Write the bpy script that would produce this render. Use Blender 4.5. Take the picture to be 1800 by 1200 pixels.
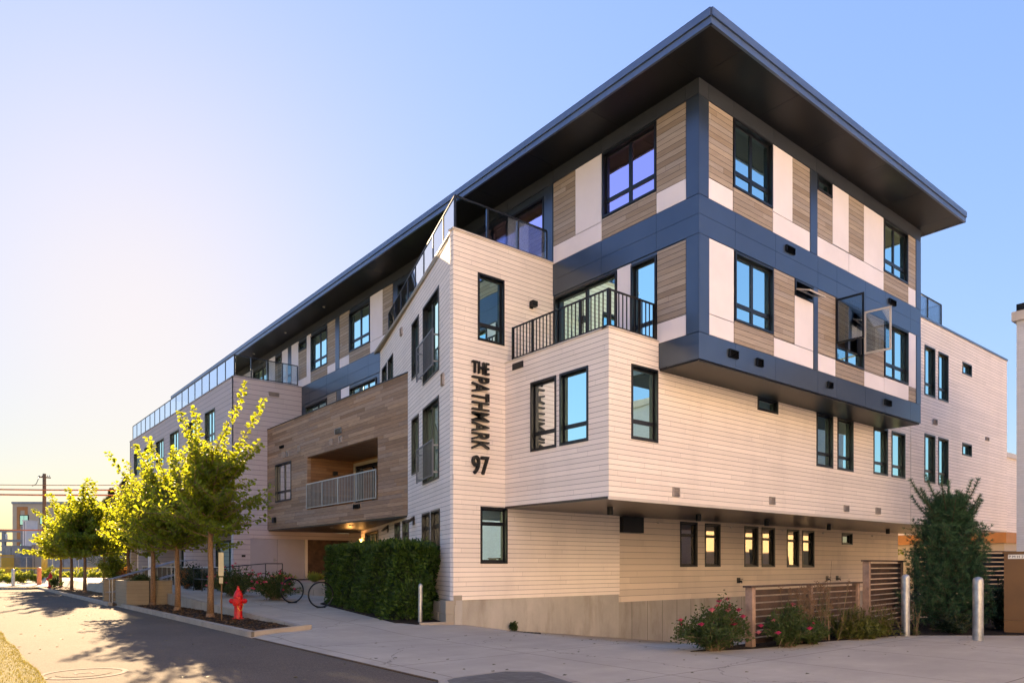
import bpy, bmesh, math, random
from mathutils import Vector, Matrix
from math import sin, cos, pi, radians
for o in list(bpy.data.objects): bpy.data.objects.remove(o)
SC = bpy.context.scene
COL = SC.collection
# ------------------------------------------------------------------ camera
# x runs along the right-hand facade, y along the street facade, origin at the tall white corner
cd = bpy.data.cameras.new('camera'); cam = bpy.data.objects.new('camera', cd); COL.objects.link(cam)
cam.location = (-10.459, -15.457, 1.6)
cam.rotation_euler = (pi/2, 0, -math.atan2(.6262, .7797))
cd.sensor_width = 36; cd.lens = 36*1257/1800; cd.shift_y = (992-600)/1800
cd.clip_start = .1; cd.clip_end = 3000
SC.camera = cam
# ------------------------------------------------------------------ sky and sun
SUN_EL = 19.0; SKY_K = .9; SKY_S = 1.08; SX, SY = .195, .981
w = bpy.data.worlds.new('World'); SC.world = w; w.use_nodes = True
nt = w.node_tree; nt.nodes.clear()
sky = nt.nodes.new('ShaderNodeTexSky'); sky.sky_type = 'NISHITA'; sky.sun_disc = False
sky.sun_elevation = radians(SUN_EL); sky.sun_rotation = math.atan2(SX, SY)
sky.air_density = 1.0; sky.dust_density = .3; sky.ozone_density = 5; sky.altitude = 50
bg = nt.nodes.new('ShaderNodeBackground'); bg.inputs['Strength'].default_value = .15
wo = nt.nodes.new('ShaderNodeOutputWorld')
# the sky's brightness range is compressed (c / (1 + luminance / k)), as the photograph's tone mapping does
bw = nt.nodes.new('ShaderNodeRGBToBW'); nt.links.new(sky.outputs[0], bw.inputs[0])
m1 = nt.nodes.new('ShaderNodeMath'); m1.operation = 'DIVIDE'; m1.inputs[1].default_value = SKY_K; nt.links.new(bw.outputs[0], m1.inputs[0])
m2 = nt.nodes.new('ShaderNodeMath'); m2.operation = 'ADD'; m2.inputs[1].default_value = 1; nt.links.new(m1.outputs[0], m2.inputs[0])
m3 = nt.nodes.new('ShaderNodeMath'); m3.operation = 'DIVIDE'; m3.inputs[0].default_value = 1; nt.links.new(m2.outputs[0], m3.inputs[1])
vm = nt.nodes.new('ShaderNodeVectorMath'); vm.operation = 'SCALE'; nt.links.new(sky.outputs[0], vm.inputs[0]); nt.links.new(m3.outputs[0], vm.inputs['Scale'])
hs = nt.nodes.new('ShaderNodeHueSaturation'); hs.inputs['Saturation'].default_value = SKY_S; hs.inputs['Hue'].default_value = .512; nt.links.new(vm.outputs[0], hs.inputs['Color']); nt.links.new(hs.outputs[0], bg.inputs[0]); nt.links.new(bg.outputs[0], wo.inputs[0])
sl = bpy.data.lights.new('sun', 'SUN'); sl.energy = 2.9; sl.angle = radians(.5); sl.color = (1, .86, .69)
so = bpy.data.objects.new('sun', sl); COL.objects.link(so)
sd = Vector((SX*cos(radians(SUN_EL)), SY*cos(radians(SUN_EL)), sin(radians(SUN_EL))))
so.rotation_euler = sd.to_track_quat('Z', 'Y').to_euler(); so.location = (0, 0, 40)
vs = SC.view_settings; vs.view_transform = 'Standard'; vs.look = 'None'; vs.gamma = 1; vs.use_white_balance = True; vs.white_balance_temperature = 9800; vs.white_balance_tint = 13; vs.exposure = 3.0

# ------------------------------------------------------------------ materials
def mk(name):
    m = bpy.data.materials.new(name); m.use_nodes = True
    t = m.node_tree; t.nodes.clear()
    return m, t, t.nodes, t.links
def N(t, ty, **k):
    n = t.nodes.new(ty)
    for a, b in k.items():
        if a == 'op': n.operation = b
        elif a == 'i':
            for x, y in b.items(): n.inputs[x].default_value = y
        else: setattr(n, a, b)
    return n
def M_(t, op, a, b=None, c=None):
    n = N(t, 'ShaderNodeMath', op=op)
    for i, v in enumerate((a, b, c)):
        if v is None: continue
        if isinstance(v, (int, float)): n.inputs[i].default_value = v
        else: t.links.new(v, n.inputs[i])
    return n.outputs[0]
def MIX(t, f, a, b):
    n = N(t, 'ShaderNodeMix', data_type='RGBA')
    for i, v in ((0, f), (6, a), (7, b)):
        if isinstance(v, (int, float)): n.inputs[i].default_value = v
        elif isinstance(v, tuple): n.inputs[i].default_value = (*v, 1)
        else: t.links.new(v, n.inputs[i])
    return n.outputs[2]
def finish(t, col, rough=.6, metal=0, bump=None, bs=.3, spec=.5, bd=.02):
    p = N(t, 'ShaderNodeBsdfPrincipled'); o = N(t, 'ShaderNodeOutputMaterial')
    if isinstance(col, tuple): p.inputs['Base Color'].default_value = (*col, 1)
    else: t.links.new(col, p.inputs['Base Color'])
    if isinstance(rough, (int, float)): p.inputs['Roughness'].default_value = rough
    else: t.links.new(rough, p.inputs['Roughness'])
    p.inputs['Metallic'].default_value = metal; p.inputs['Specular IOR Level'].default_value = spec
    if bump is not None:
        b = N(t, 'ShaderNodeBump', i={'Strength': bs, 'Distance': bd}); t.links.new(bump, b.inputs['Height']); t.links.new(b.outputs[0], p.inputs['Normal'])
    t.links.new(p.outputs[0], o.inputs[0]); return p
def noise(t, scale, detail=4, vec=None, rough=.6, stretch=None):
    n = N(t, 'ShaderNodeTexNoise', i={'Scale': scale, 'Detail': detail, 'Roughness': rough})
    if vec is None:
        g = N(t, 'ShaderNodeNewGeometry'); vec = g.outputs['Position']
    if stretch:
        mp = N(t, 'ShaderNodeMapping'); mp.inputs['Scale'].default_value = stretch; t.links.new(vec, mp.inputs[0]); vec = mp.outputs[0]
    t.links.new(vec, n.inputs['Vector']); return n.outputs['Fac']
def ramp(t, f, a, b):
    n = N(t, 'ShaderNodeMapRange', i={'From Min': a, 'From Max': b}); t.links.new(f, n.inputs[0]); return n.outputs[0]
def m_plain(name, c, rough=.6, metal=0, var=.12, scale=3, bs=0.0, bscale=60, spec=.5):
    m, t, n, l = mk(name)
    f = ramp(t, noise(t, scale), .3, .7)
    col = MIX(t, f, tuple(x*(1-var) for x in c), tuple(min(1, x*(1+var)) for x in c))
    b = noise(t, bscale, 3) if bs else None
    finish(t, col, rough, metal, b, bs, spec); return m
def m_boards(name, base, pitch, gapw, gapc, length, var, metal=0, rough=.6, cols=None, grain=.0, z0=0., stain=0.06):
    """horizontal boards from the uv map (metres): one tint per board, an open joint between boards"""
    m, t, n, l = mk(name)
    uv = N(t, 'ShaderNodeUVMap'); s = N(t, 'ShaderNodeSeparateXYZ'); l.new(uv.outputs[0], s.inputs[0])
    vv = M_(t, 'DIVIDE', M_(t, 'ADD', s.outputs[1], z0+40), pitch)
    row = M_(t, 'FLOOR', vv); fr = M_(t, 'FRACT', vv)
    wn = N(t, 'ShaderNodeTexWhiteNoise', noise_dimensions='1D'); l.new(row, wn.inputs['W'])
    uu = M_(t, 'ADD', M_(t, 'DIVIDE', M_(t, 'ADD', s.outputs[0], 60.), length), wn.outputs['Value'])
    cl = M_(t, 'FLOOR', uu); fu = M_(t, 'FRACT', uu)
    cb = N(t, 'ShaderNodeCombineXYZ'); l.new(row, cb.inputs[0]); l.new(cl, cb.inputs[1])
    w2 = N(t, 'ShaderNodeTexWhiteNoise', noise_dimensions='2D'); l.new(cb.outputs[0], w2.inputs['Vector'])
    if cols:
        r = N(t, 'ShaderNodeValToRGB'); e = r.color_ramp.elements
        e[0].color = (*cols[0], 1); e[1].color = (*cols[-1], 1)
        for i, c in enumerate(cols[1:-1]):
            x = e.new((i+1)/(len(cols)-1)); x.color = (*c, 1)
        l.new(w2.outputs['Value'], r.inputs[0]); col = r.outputs[0]
    else:
        col = MIX(t, w2.outputs['Value'], tuple(x*(1-var) for x in base), tuple(min(1, x*(1+var)) for x in base))
    if grain:
        mp = N(t, 'ShaderNodeMapping'); mp.inputs['Scale'].default_value = (1.2, 26, 1)
        l.new(uv.outputs[0], mp.inputs[0])
        gad = N(t, 'ShaderNodeVectorMath', operation='ADD'); l.new(mp.outputs[0], gad.inputs[0]); l.new(w2.outputs['Color'], gad.inputs[1])
        g = ramp(t, noise(t, 2.2, 6, gad.outputs[0]), .32, .68)
        col = MIX(t, M_(t, 'MULTIPLY', g, grain), col, tuple(x*.35 for x in (cols[0] if cols else base)))
    st = ramp(t, noise(t, .9, 6, None, .65, (1, 1, .3)), .45, .85)
    col = MIX(t, M_(t, 'MULTIPLY', st, stain*2.2), col, (.30, .25, .22))
    gap = M_(t, 'LESS_THAN', fr, gapw/pitch)
    gap2 = M_(t, 'LESS_THAN', fu, .009/length)
    gp = M_(t, 'MAXIMUM', gap, M_(t, 'MULTIPLY', gap2, .45))
    col = MIX(t, gp, col, gapc)
    h = M_(t, 'SUBTRACT', M_(t, 'MULTIPLY', M_(t, 'SUBTRACT', 1., fr), .35), gp)
    finish(t, col, rough, metal, h, .5, .35, .012); return m
MAT = {}
MAT['siding'] = m_boards('white_lap_siding', (.87, .765, .70), .127, .011, (.24, .19, .17), 3.6, .05, stain=.10)
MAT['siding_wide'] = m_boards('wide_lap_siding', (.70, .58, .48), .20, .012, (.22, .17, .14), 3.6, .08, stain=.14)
MAT['siding_grey'] = m_boards('grey_lap_siding', (.52, .45, .46), .235, .014, (.12, .11, .14), 3.6, .035)
WC = [(.27, .155, .09), (.45, .265, .155), (.35, .225, .15), (.54, .34, .21), (.41, .29, .22), (.31, .185, .115)]
MAT['wood'] = m_boards('weathered_cedar', (.3, .2, .15), .135, .007, (.05, .035, .03), 2.1, .1, cols=WC, grain=.5, rough=.7, stain=.03)
WR = [(.23, .10, .045), (.34, .16, .07), (.28, .13, .06), (.38, .19, .09)]
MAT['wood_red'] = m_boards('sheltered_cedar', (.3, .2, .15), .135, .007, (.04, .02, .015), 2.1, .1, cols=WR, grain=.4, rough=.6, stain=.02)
WP = [(.30, .225, .17), (.42, .33, .26), (.37, .30, .25), (.48, .385, .31), (.39, .335, .30)]
MAT['wood_pale'] = m_boards('pale_cedar_panel', (.4, .3, .2), .14, .011, (.05, .035, .03), 4.5, .1, cols=WP, grain=.4, rough=.7, stain=.02)
MAT['panel'] = m_plain('white_fibre_cement', (.80, .74, .77), .7, 0, .05, .8, .05)
MAT['metal'] = m_plain('slate_metal_panel', (.09, .12, .158), .28, .75, .08, .5)
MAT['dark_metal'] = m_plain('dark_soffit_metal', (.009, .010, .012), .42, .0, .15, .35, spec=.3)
MAT['frieze'] = m_plain('frieze_metal', (.035, .043, .06), .45, .2, .08, .5)
MAT['fascia'] = m_plain('fascia_metal', (.12, .17, .25), .35, .6, .08, .5)
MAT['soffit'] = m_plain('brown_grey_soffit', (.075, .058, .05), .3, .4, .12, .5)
MAT['frame'] = m_plain('black_window_frame', (.006, .007, .010), .35, .1, .2, 2)
MAT['black'] = m_plain('black_paint', (.007, .007, .008), .4, .3, .2, 2)
MAT['rail_grey'] = m_plain('galvanised_rail', (.30, .31, .33), .35, .7, .1, 4)
MAT['rail_dark'] = m_plain('charcoal_rail', (.022, .028, .04), .4, .4, .1, 4)
MAT['rail_blue'] = m_plain('blue_grey_rail', (.12, .135, .17), .4, .6, .1, 4)
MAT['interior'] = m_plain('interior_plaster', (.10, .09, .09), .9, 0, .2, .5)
MAT['curtain'] = m_boards('curtain_cloth', (.62, .60, .55), .2, .0, (.3, .3, .3), .12, .12)
MAT['blind_and_reflection'] = m_plain('pale_blind_and_reflection', (.78, .74, .66), .8, 0, .04, 2)
MAT['coping'] = m_plain('pale_coping', (.62, .55, .50), .5, 0, .05, 2)
MAT['door'] = m_plain('grey_painted_door', (.36, .34, .38), .55, 0, .05, 1)
MAT['vent'] = m_plain('vent_louvre', (.42, .37, .35), .5, .2, .1, 5)
def m_concrete(name, c, scale=1., streak=False, joints=None, boards=None):
    m, t, n, l = mk(name)
    a = ramp(t, noise(t, .6*scale, 6), .3, .72); b = ramp(t, noise(t, 5*scale, 5), .25, .75); d = ramp(t, noise(t, 90*scale, 3), .3, .7)
    col = MIX(t, a, tuple(x*.78 for x in c), tuple(x*1.12 for x in c))
    col = MIX(t, M_(t, 'MULTIPLY', b, .35), col, tuple(x*.72 for x in c))
    col = MIX(t, M_(t, 'MULTIPLY', d, .22), col, tuple(x*1.25 for x in c))
    h = d
    if streak:
        s = ramp(t, noise(t, 1.1, 5, None, .6, (1, 1, .16)), .45, .75)
        col = MIX(t, M_(t, 'MULTIPLY', s, .6), col, tuple(min(.8, x*1.35) for x in c))
        s2 = ramp(t, noise(t, 1.7, 6, None, .65, (1, 1, .3)), .5, .8)
        col = MIX(t, M_(t, 'MULTIPLY', s2, .8), col, tuple(x*f for x, f in zip(c, (.55, .5, .42))))
    g = N(t, 'ShaderNodeNewGeometry'); s3 = N(t, 'ShaderNodeSeparateXYZ'); l.new(g.outputs['Position'], s3.inputs[0])
    if name.startswith('broom'):
        sw_ = ramp(t, noise(t, 1.1, 5, None, .6, (.25, 1.6, 1)), .35, .75); col = MIX(t, M_(t, 'MULTIPLY', sw_, .32), col, tuple(x*.62 for x in c))
        sp_ = ramp(t, noise(t, 7., 2), .70, .76); col = MIX(t, M_(t, 'MULTIPLY', sp_, .45), col, tuple(x*.4 for x in c))
        vc = N(t, 'ShaderNodeTexVoronoi', feature='DISTANCE_TO_EDGE', i={'Scale': .16}); gg = N(t, 'ShaderNodeNewGeometry'); wv_ = N(t, 'ShaderNodeVectorMath', operation='ADD')
        nw = N(t, 'ShaderNodeTexNoise', i={'Scale': 1.6, 'Detail': 5.}); l.new(gg.outputs['Position'], nw.inputs['Vector']); l.new(gg.outputs['Position'], wv_.inputs[0]); l.new(nw.outputs['Color'], wv_.inputs[1]); l.new(wv_.outputs[0], vc.inputs['Vector'])
        ck = M_(t, 'LESS_THAN', vc.outputs['Distance'], .0016); col = MIX(t, M_(t, 'MULTIPLY', ck, .6), col, tuple(x*.25 for x in c))
    if joints:
        jj = None
        for ax, sp, off in joints:
            fr = M_(t, 'FRACT', M_(t, 'DIVIDE', M_(t, 'ADD', s3.outputs[ax], 100*sp-off), sp))
            q = M_(t, 'LESS_THAN', fr, .02/sp)
            jj = q if jj is None else M_(t, 'MAXIMUM', jj, q)
        col = MIX(t, M_(t, 'MULTIPLY', jj, .85), col, tuple(x*.3 for x in c)); h = M_(t, 'SUBTRACT', h, M_(t, 'MULTIPLY', jj, 3.))
    if boards:
        fr = M_(t, 'FRACT', M_(t, 'DIVIDE', s3.outputs[2], boards)); q = M_(t, 'LESS_THAN', fr, .06)
        col = MIX(t, M_(t, 'MULTIPLY', q, .45), col, tuple(x*.4 for x in c))
    finish(t, col, .9, 0, h, .25, .15, .006); return m
MAT['conc'] = m_concrete('broom_finished_concrete', (.45, .385, .31), 1., False, [(0, 2.6, .45), (1, 3.3, -2.2)])
MAT['conc_wall'] = m_concrete('cast_concrete_wall', (.44, .41, .38), 1., True)
MAT['conc_wall_jointed'] = m_concrete('panel_formed_concrete_wall', (.39, .355, .32), 1., True, [(0, .76, .1)])
MAT['conc_plain'] = m_concrete('weathered_concrete', (.36, .32, .27), 1.4)
MAT['conc_board'] = m_concrete('board_formed_concrete', (.30, .235, .16), 1.2, False, None, .135)
MAT['granite'] = m_concrete('granite_kerb', (.38, .32, .26), 3., False, [(1, 1.83, .4)])
def m_asphalt():
    m, t, n, l = mk('aged_asphalt')
    a = ramp(t, noise(t, .35, 5), .3, .7); b = ramp(t, noise(t, 2.5, 5), .3, .7)
    v = N(t, 'ShaderNodeTexVoronoi', i={'Scale': 95.}); g = N(t, 'ShaderNodeNewGeometry'); l.new(g.outputs['Position'], v.inputs[0])
    d = v.outputs['Color']; sx = N(t, 'ShaderNodeSeparateColor'); l.new(d, sx.inputs[0])
    col = MIX(t, a, (.115, .087, .068), (.155, .12, .094))
    col = MIX(t, M_(t, 'MULTIPLY', b, .3), col, (.09, .072, .06))
    col = MIX(t, M_(t, 'MULTIPLY', M_(t, 'GREATER_THAN', sx.outputs[0], .8), .5), col, (.20, .17, .14))
    col = MIX(t, M_(t, 'MULTIPLY', M_(t, 'LESS_THAN', sx.outputs[0], .2), .5), col, (.05, .047, .045))
    finish(t, col, .95, 0, sx.outputs[1], .35, .08, .008); return m
MAT['asphalt'] = m_asphalt()
def m_ground(name, c1, c2, c3, scale=8, bs=.6, bd=.05):
    m, t, n, l = mk(name)
    a = ramp(t, noise(t, scale, 6), .3, .7); b = ramp(t, noise(t, scale*.12, 4), .35, .7)
    col = MIX(t, a, c1, c2); col = MIX(t, M_(t, 'MULTIPLY', b, .6), col, c3)
    finish(t, col, .95, 0, noise(t, scale*3, 5), bs, .2, bd); return m
MAT['soil'] = m_ground('dark_mulch', (.012, .009, .008), (.045, .030, .022), (.02, .015, .012), 26, .9, .06)
MAT['soil_dry'] = m_ground('brown_mulch', (.10, .06, .035), (.20, .125, .075), (.13, .085, .05), 26, .9, .06)
MAT['grassland'] = m_ground('dry_turf', (.12, .09, .02), (.18, .14, .04), (.09, .09, .02), 14)
MAT['earth'] = m_ground('far_ground', (.12, .11, .09), (.17, .15, .12), (.12, .12, .08), 1.5, .2)
def m_leaf(name, c1, c2, tr, trf=.45, rough=.5, objvar=True):
    m, t, n, l = mk(name)
    g = N(t, 'ShaderNodeNewGeometry')
    col = MIX(t, g.outputs['Random Per Island'], c1, c2)
    p = N(t, 'ShaderNodeBsdfPrincipled', i={'Roughness': rough, 'Specular IOR Level': .3}); l.new(col, p.inputs['Base Color'])
    tb = N(t, 'ShaderNodeBsdfTranslucent'); tc = MIX(t, g.outputs['Random Per Island'], tr, tuple(x*.75 for x in tr)); l.new(tc, tb.inputs[0])
    mx = N(t, 'ShaderNodeMixShader', i={0: trf}); l.new(p.outputs[0], mx.inputs[1]); l.new(tb.outputs[0], mx.inputs[2])
    o = N(t, 'ShaderNodeOutputMaterial'); l.new(mx.outputs[0], o.inputs[0]); return m
MAT['leaf'] = m_leaf('street_tree_leaf', (.025, .06, .010), (.07, .11, .018), (.64, .68, .06), .48)
MAT['hedge'] = m_leaf('yew_leaf', (.012, .032, .006), (.06, .12, .016), (.06, .14, .02), .2)
MAT['rose_leaf'] = m_leaf('rose_leaf', (.03, .055, .02), (.07, .10, .03), (.16, .22, .04), .3)
MAT['perennial_leaf'] = m_leaf('perennial_leaf', (.06, .075, .015), (.13, .13, .03), (.2, .22, .04), .3)
MAT['dry_leaf'] = m_leaf('dry_stem_leaf', (.07, .05, .03), (.14, .11, .04), (.20, .18, .05), .3)
MAT['lime_leaf'] = m_leaf('lime_leaf', (.10, .15, .02), (.20, .22, .04), (.55, .58, .08), .45)
MAT['pine'] = m_leaf('pine_needle', (.025, .085, .04), (.075, .16, .075), (.04, .10, .05), .15)
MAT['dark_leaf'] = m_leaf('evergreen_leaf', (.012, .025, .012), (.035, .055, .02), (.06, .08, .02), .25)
MAT['conifer_leaf'] = m_leaf('conifer_leaf', (.03, .05, .02), (.08, .09, .03), (.2, .2, .05), .35)
MAT['orange_leaf'] = m_leaf('orange_leaf', (.22, .09, .03), (.32, .14, .05), (.5, .2, .05), .4)
MAT['grass'] = m_leaf('grass_blade', (.12, .11, .02), (.20, .16, .04), (.32, .26, .06), .35)
MAT['pink'] = m_plain('pink_petal', (.62, .04, .14), .6, 0, .3, 9)
MAT['pink_pale'] = m_plain('pale_pink_petal', (.70, .18, .24), .6, 0, .3, 9)
MAT['bark'] = m_plain('brown_bark', (.22, .115, .055), .9, 0, .45, 30, .6, 45)
MAT['bark_pale'] = m_plain('twig_bark', (.20, .13, .08), .9, 0, .3, 30)
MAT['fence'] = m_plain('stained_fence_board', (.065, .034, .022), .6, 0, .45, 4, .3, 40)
MAT['fence_post'] = m_plain('bleached_fence_post', (.30, .19, .14), .7, 0, .3, 6, .3, 40)
MAT['steel'] = m_plain('galvanised_steel', (.40, .40, .40), .42, .75, .25, 7)
MAT['red'] = m_plain('hydrant_red', (.55, .004, .003), .45, 0, .15, 8, .05)
MAT['yellow'] = m_plain('safety_yellow', (.75, .42, .04), .5, 0, .08, 3)
MAT['orange'] = m_plain('orange_cover', (.75, .22, .08), .5, 0, .08, 3)
MAT['cabinet'] = m_plain('brown_steel_cabinet', (.13, .06, .022), .45, .2, .12, 2)
MAT['white'] = m_plain('white_paint', (.72, .70, .66), .6, 0, .05, 5)
MAT['road_paint'] = m_plain('worn_white_paint', (.24, .20, .17), .95, 0, .35, 40, spec=.05)
MAT['tan'] = m_plain('tan_render', (.52, .42, .30), .8, 0, .06, 1)
MAT['cream'] = m_boards('cream_lap_siding', (.86, .80, .75), .2, .01, (.4, .3, .25), 3.6, .05)
MAT['orange_trim'] = m_plain('orange_trim', (.50, .20, .06), .6, 0, .1, 2)
MAT['pale_wall'] = m_boards( 'painted_brick', (.62, .63, .68), .075, .008, (.5, .51, .56), .22, .04)
MAT['grey_steel'] = m_plain('weathered_grey_steel', (.26, .28, .30), .5, .4, .2, 3)
MAT['cast_iron'] = m_plain('cast_iron', (.06, .055, .05), .6, .5, .3, 30)
MAT['cobble'] = m_boards('cobble_setts', (.10, .10, .095), .11, .012, (.03, .03, .03), .16, .25)
MAT['sign_back'] = m_plain('sign_panel', (.55, .45, .26), .5, .1, .05, 5)
def m_glass(name, tint, refl, fac, rough=0.0):
    m, t, n, l = mk(name)
    tr = N(t, 'ShaderNodeBsdfTransparent'); tr.inputs[0].default_value = (*tint, 1)
    gl = N(t, 'ShaderNodeBsdfGlossy'); gl.inputs['Color'].default_value = (*refl, 1); gl.inputs['Roughness'].default_value = rough
    lw = N(t, 'ShaderNodeFresnel', i={'IOR': 1.5})
    bp = N(t, 'ShaderNodeBump', i={'Strength': .06, 'Distance': .02}); l.new(noise(t, 1.4, 1), bp.inputs['Height']); l.new(bp.outputs[0], gl.inputs['Normal'])
    f = M_(t, 'ADD', M_(t, 'MULTIPLY', lw.outputs[0], .8), fac)
    mx = N(t, 'ShaderNodeMixShader'); l.new(f, mx.inputs[0]); l.new(tr.outputs[0], mx.inputs[1]); l.new(gl.outputs[0], mx.inputs[2])
    o = N(t, 'ShaderNodeOutputMaterial'); l.new(mx.outputs[0], o.inputs[0]); return m
MAT['glass'] = m_glass('coated_window_glass', (.5, .6, .62), (.62, 1.0, .97), .8)
MAT['glass_warm'] = m_glass('warm_window_glass', (.5, .45, .4), (.72, .64, .56), .45)
MAT['glass_violet'] = m_glass('violet_window_glass', (.5, .45, .6), (.80, .62, 1.0), .55)
MAT['glass_clear'] = m_glass('clear_window_glass', (.75, .82, .84), (.8, .9, .95), .16)
MAT['glass_rail'] = m_glass('railing_glass', (.80, .84, .84), (.9, .95, 1), .06)
m, t, n, l = mk('lit_lamp_glass'); e = N(t, 'ShaderNodeEmission', i={'Strength': 1.2}); e.inputs[0].default_value = (1, .55, .2, 1)
o = N(t, 'ShaderNodeOutputMaterial'); l.new(e.outputs[0], o.inputs[0]); MAT['lamp'] = m

# ------------------------------------------------------------------ mesh helpers
class Fr:
    """a facade frame: s metres along d, n metres out of the wall, z up"""
    def __init__(s, o, d, n): s.o = o; s.d = d; s.nn = n
    def __call__(s, a, n, z): return (s.o[0]+s.d[0]*a+s.nn[0]*n, s.o[1]+s.d[1]*a+s.nn[1]*n, z)
W0 = Fr((0, 0), (1, 0), (0, -1))                       # plain axes: s = x, n = -y
class MB:
    def __init__(s): s.v = []; s.f = []; s.uv = []
    def face(s, pts, uvs=None):
        i = len(s.v); s.v += [tuple(p) for p in pts]; s.f.append(tuple(range(i, i+len(pts))))
        s.uv += uvs if uvs else [(p[0]+p[1], p[2]) for p in pts]
    def fbox(s, F, a0, a1, n0, n1, z0, z1):
        P = lambda a, n, z: (F(a, n, z), a, n, z)
        for q in (((a0, n1, z0), (a1, n1, z0), (a1, n1, z1), (a0, n1, z1)), ((a1, n0, z0), (a0, n0, z0), (a0, n0, z1), (a1, n0, z1))):
            s.face([F(*p) for p in q], [(p[0], p[2]) for p in q])
        for q in (((a0, n0, z0), (a0, n1, z0), (a0, n1, z1), (a0, n0, z1)), ((a1, n1, z0), (a1, n0, z0), (a1, n0, z1), (a1, n1, z1))):
            s.face([F(*p) for p in q], [(p[1], p[2]) for p in q])
        for q in (((a0, n0, z0), (a1, n0, z0), (a1, n1, z0), (a0, n1, z0)), ((a0, n1, z1), (a1, n1, z1), (a1, n0, z1), (a0, n0, z1))):
            s.face([F(*p) for p in q], [(p[0], p[1]) for p in q])
        return s
    def box(s, x0, x1, y0, y1, z0, z1):
        return s.fbox(W0, x0, x1, -y1, -y0, z0, z1)
    def prism(s, pts, z0, z1):
        n = len(pts)
        f0 = z0 if callable(z0) else (lambda x, y: z0); f1 = z1 if callable(z1) else (lambda x, y: z1)
        s.face([(x, y, f1(x, y)) for x, y in pts], [(x, y) for x, y in pts])
        s.face([(x, y, f0(x, y)) for x, y in reversed(pts)], [(x, y) for x, y in reversed(pts)])
        L = 0
        for i in range(n):
            a, b = pts[i], pts[(i+1) % n]; d = math.dist(a, b)
            q = [(*a, f0(*a)), (*b, f0(*b)), (*b, f1(*b)), (*a, f1(*a))]
            s.face(q, [(L, q[0][2]), (L+d, q[1][2]), (L+d, q[2][2]), (L, q[3][2])]); L += d
        return s
    def tube(s, pts, r, k=8, cap=True):
        if not isinstance(r, (list, tuple)): r = [r]*len(pts)
        pts = [Vector(p) for p in pts]; base = len(s.v); rings = []
        up = None
        for i, p in enumerate(pts):
            t = (pts[min(i+1, len(pts)-1)]-pts[max(i-1, 0)]).normalized()
            if up is None: up = Vector((0, 0, 1)) if abs(t.z) < .9 else Vector((1, 0, 0))
            a = t.cross(up).normalized(); b = a.cross(t).normalized(); up = b
            rings.append([p+a*cos(2*pi*j/k)*r[i]+b*sin(2*pi*j/k)*r[i] for j in range(k)])
        for rg in rings: s.v += [tuple(q) for q in rg]
        for i in range(len(pts)-1):
            for j in range(k):
                f = (base+i*k+j, base+i*k+(j+1) % k, base+(i+1)*k+(j+1) % k, base+(i+1)*k+j); s.f.append(f)
                s.uv += [(j/k, i), ((j+1)/k, i), ((j+1)/k, i+1), (j/k, i+1)]
        if cap:
            s.f.append(tuple(base+j for j in reversed(range(k)))); s.uv += [(0, 0)]*k
            s.f.append(tuple(base+(len(pts)-1)*k+j for j in range(k))); s.uv += [(0, 0)]*k
        return s
    def lathe(s, c, prof, k=16):
        return s.tube([(c[0], c[1], c[2]+z) for r, z in prof], [max(r, .001) for r, z in prof], k)
    def build(s, name, mat, parent=None, smooth=False, recalc=True, loc=None, rot=None):
        me = bpy.data.meshes.new(name); me.from_pydata(s.v, [], s.f); me.materials.append(MAT[mat] if isinstance(mat, str) else mat)
        ul = me.uv_layers.new(name='UVMap'); fl = [c for uv in s.uv for c in uv]; ul.data.foreach_set('uv', fl)
        if recalc:
            bm = bmesh.new(); bm.from_mesh(me); bmesh.ops.remove_doubles(bm, verts=bm.verts, dist=1e-5); bmesh.ops.recalc_face_normals(bm, faces=bm.faces); bm.to_mesh(me); bm.free()
        if smooth:
            me.polygons.foreach_set('use_smooth', [True]*len(me.polygons))
        ob = bpy.data.objects.new(name, me); COL.objects.link(ob)
        if parent: ob.parent = parent
        if loc: ob.location = loc
        if rot is not None: ob.rotation_euler = (0, 0, rot)
        return ob
def smooth_by_angle(ob, deg=40):
    bm = bmesh.new(); bm.from_mesh(ob.data)
    for e in bm.edges:
        if len(e.link_faces) == 2 and e.calc_face_angle(0) > radians(deg): e.smooth = False
    for f in bm.faces: f.smooth = True
    bm.to_mesh(ob.data); bm.free()
def tag(o, label=None, cat=None, group=None, kind=None):
    for k, v in (('label', label), ('category', cat), ('group', group), ('kind', kind)):
        if v: o[k] = v
    return o
def thing(name, label, cat, loc=(0, 0, 0), group=None, rot=0):
    o = bpy.data.objects.new(name, None); COL.objects.link(o); o.location = loc; o.rotation_euler = (0, 0, rot); o.empty_display_size = .2
    return tag(o, label, cat, group)
def struct(name, mb, mat, **k):
    o = mb.build(name, mat, **k); o['kind'] = 'structure'; return o
def copy_tree(o, parent=None):
    c = o.copy(); COL.objects.link(c); c.parent = parent
    for ch in o.children: copy_tree(ch, c)
    return c
RT = (.7797, -.6262); FW = (.6262, .7797)               # view right / view forward on the ground
def W(X, D): return (-10.459+X*RT[0]+D*FW[0], -15.457+X*RT[1]+D*FW[1])   # metres right of / ahead of the viewpoint

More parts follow.
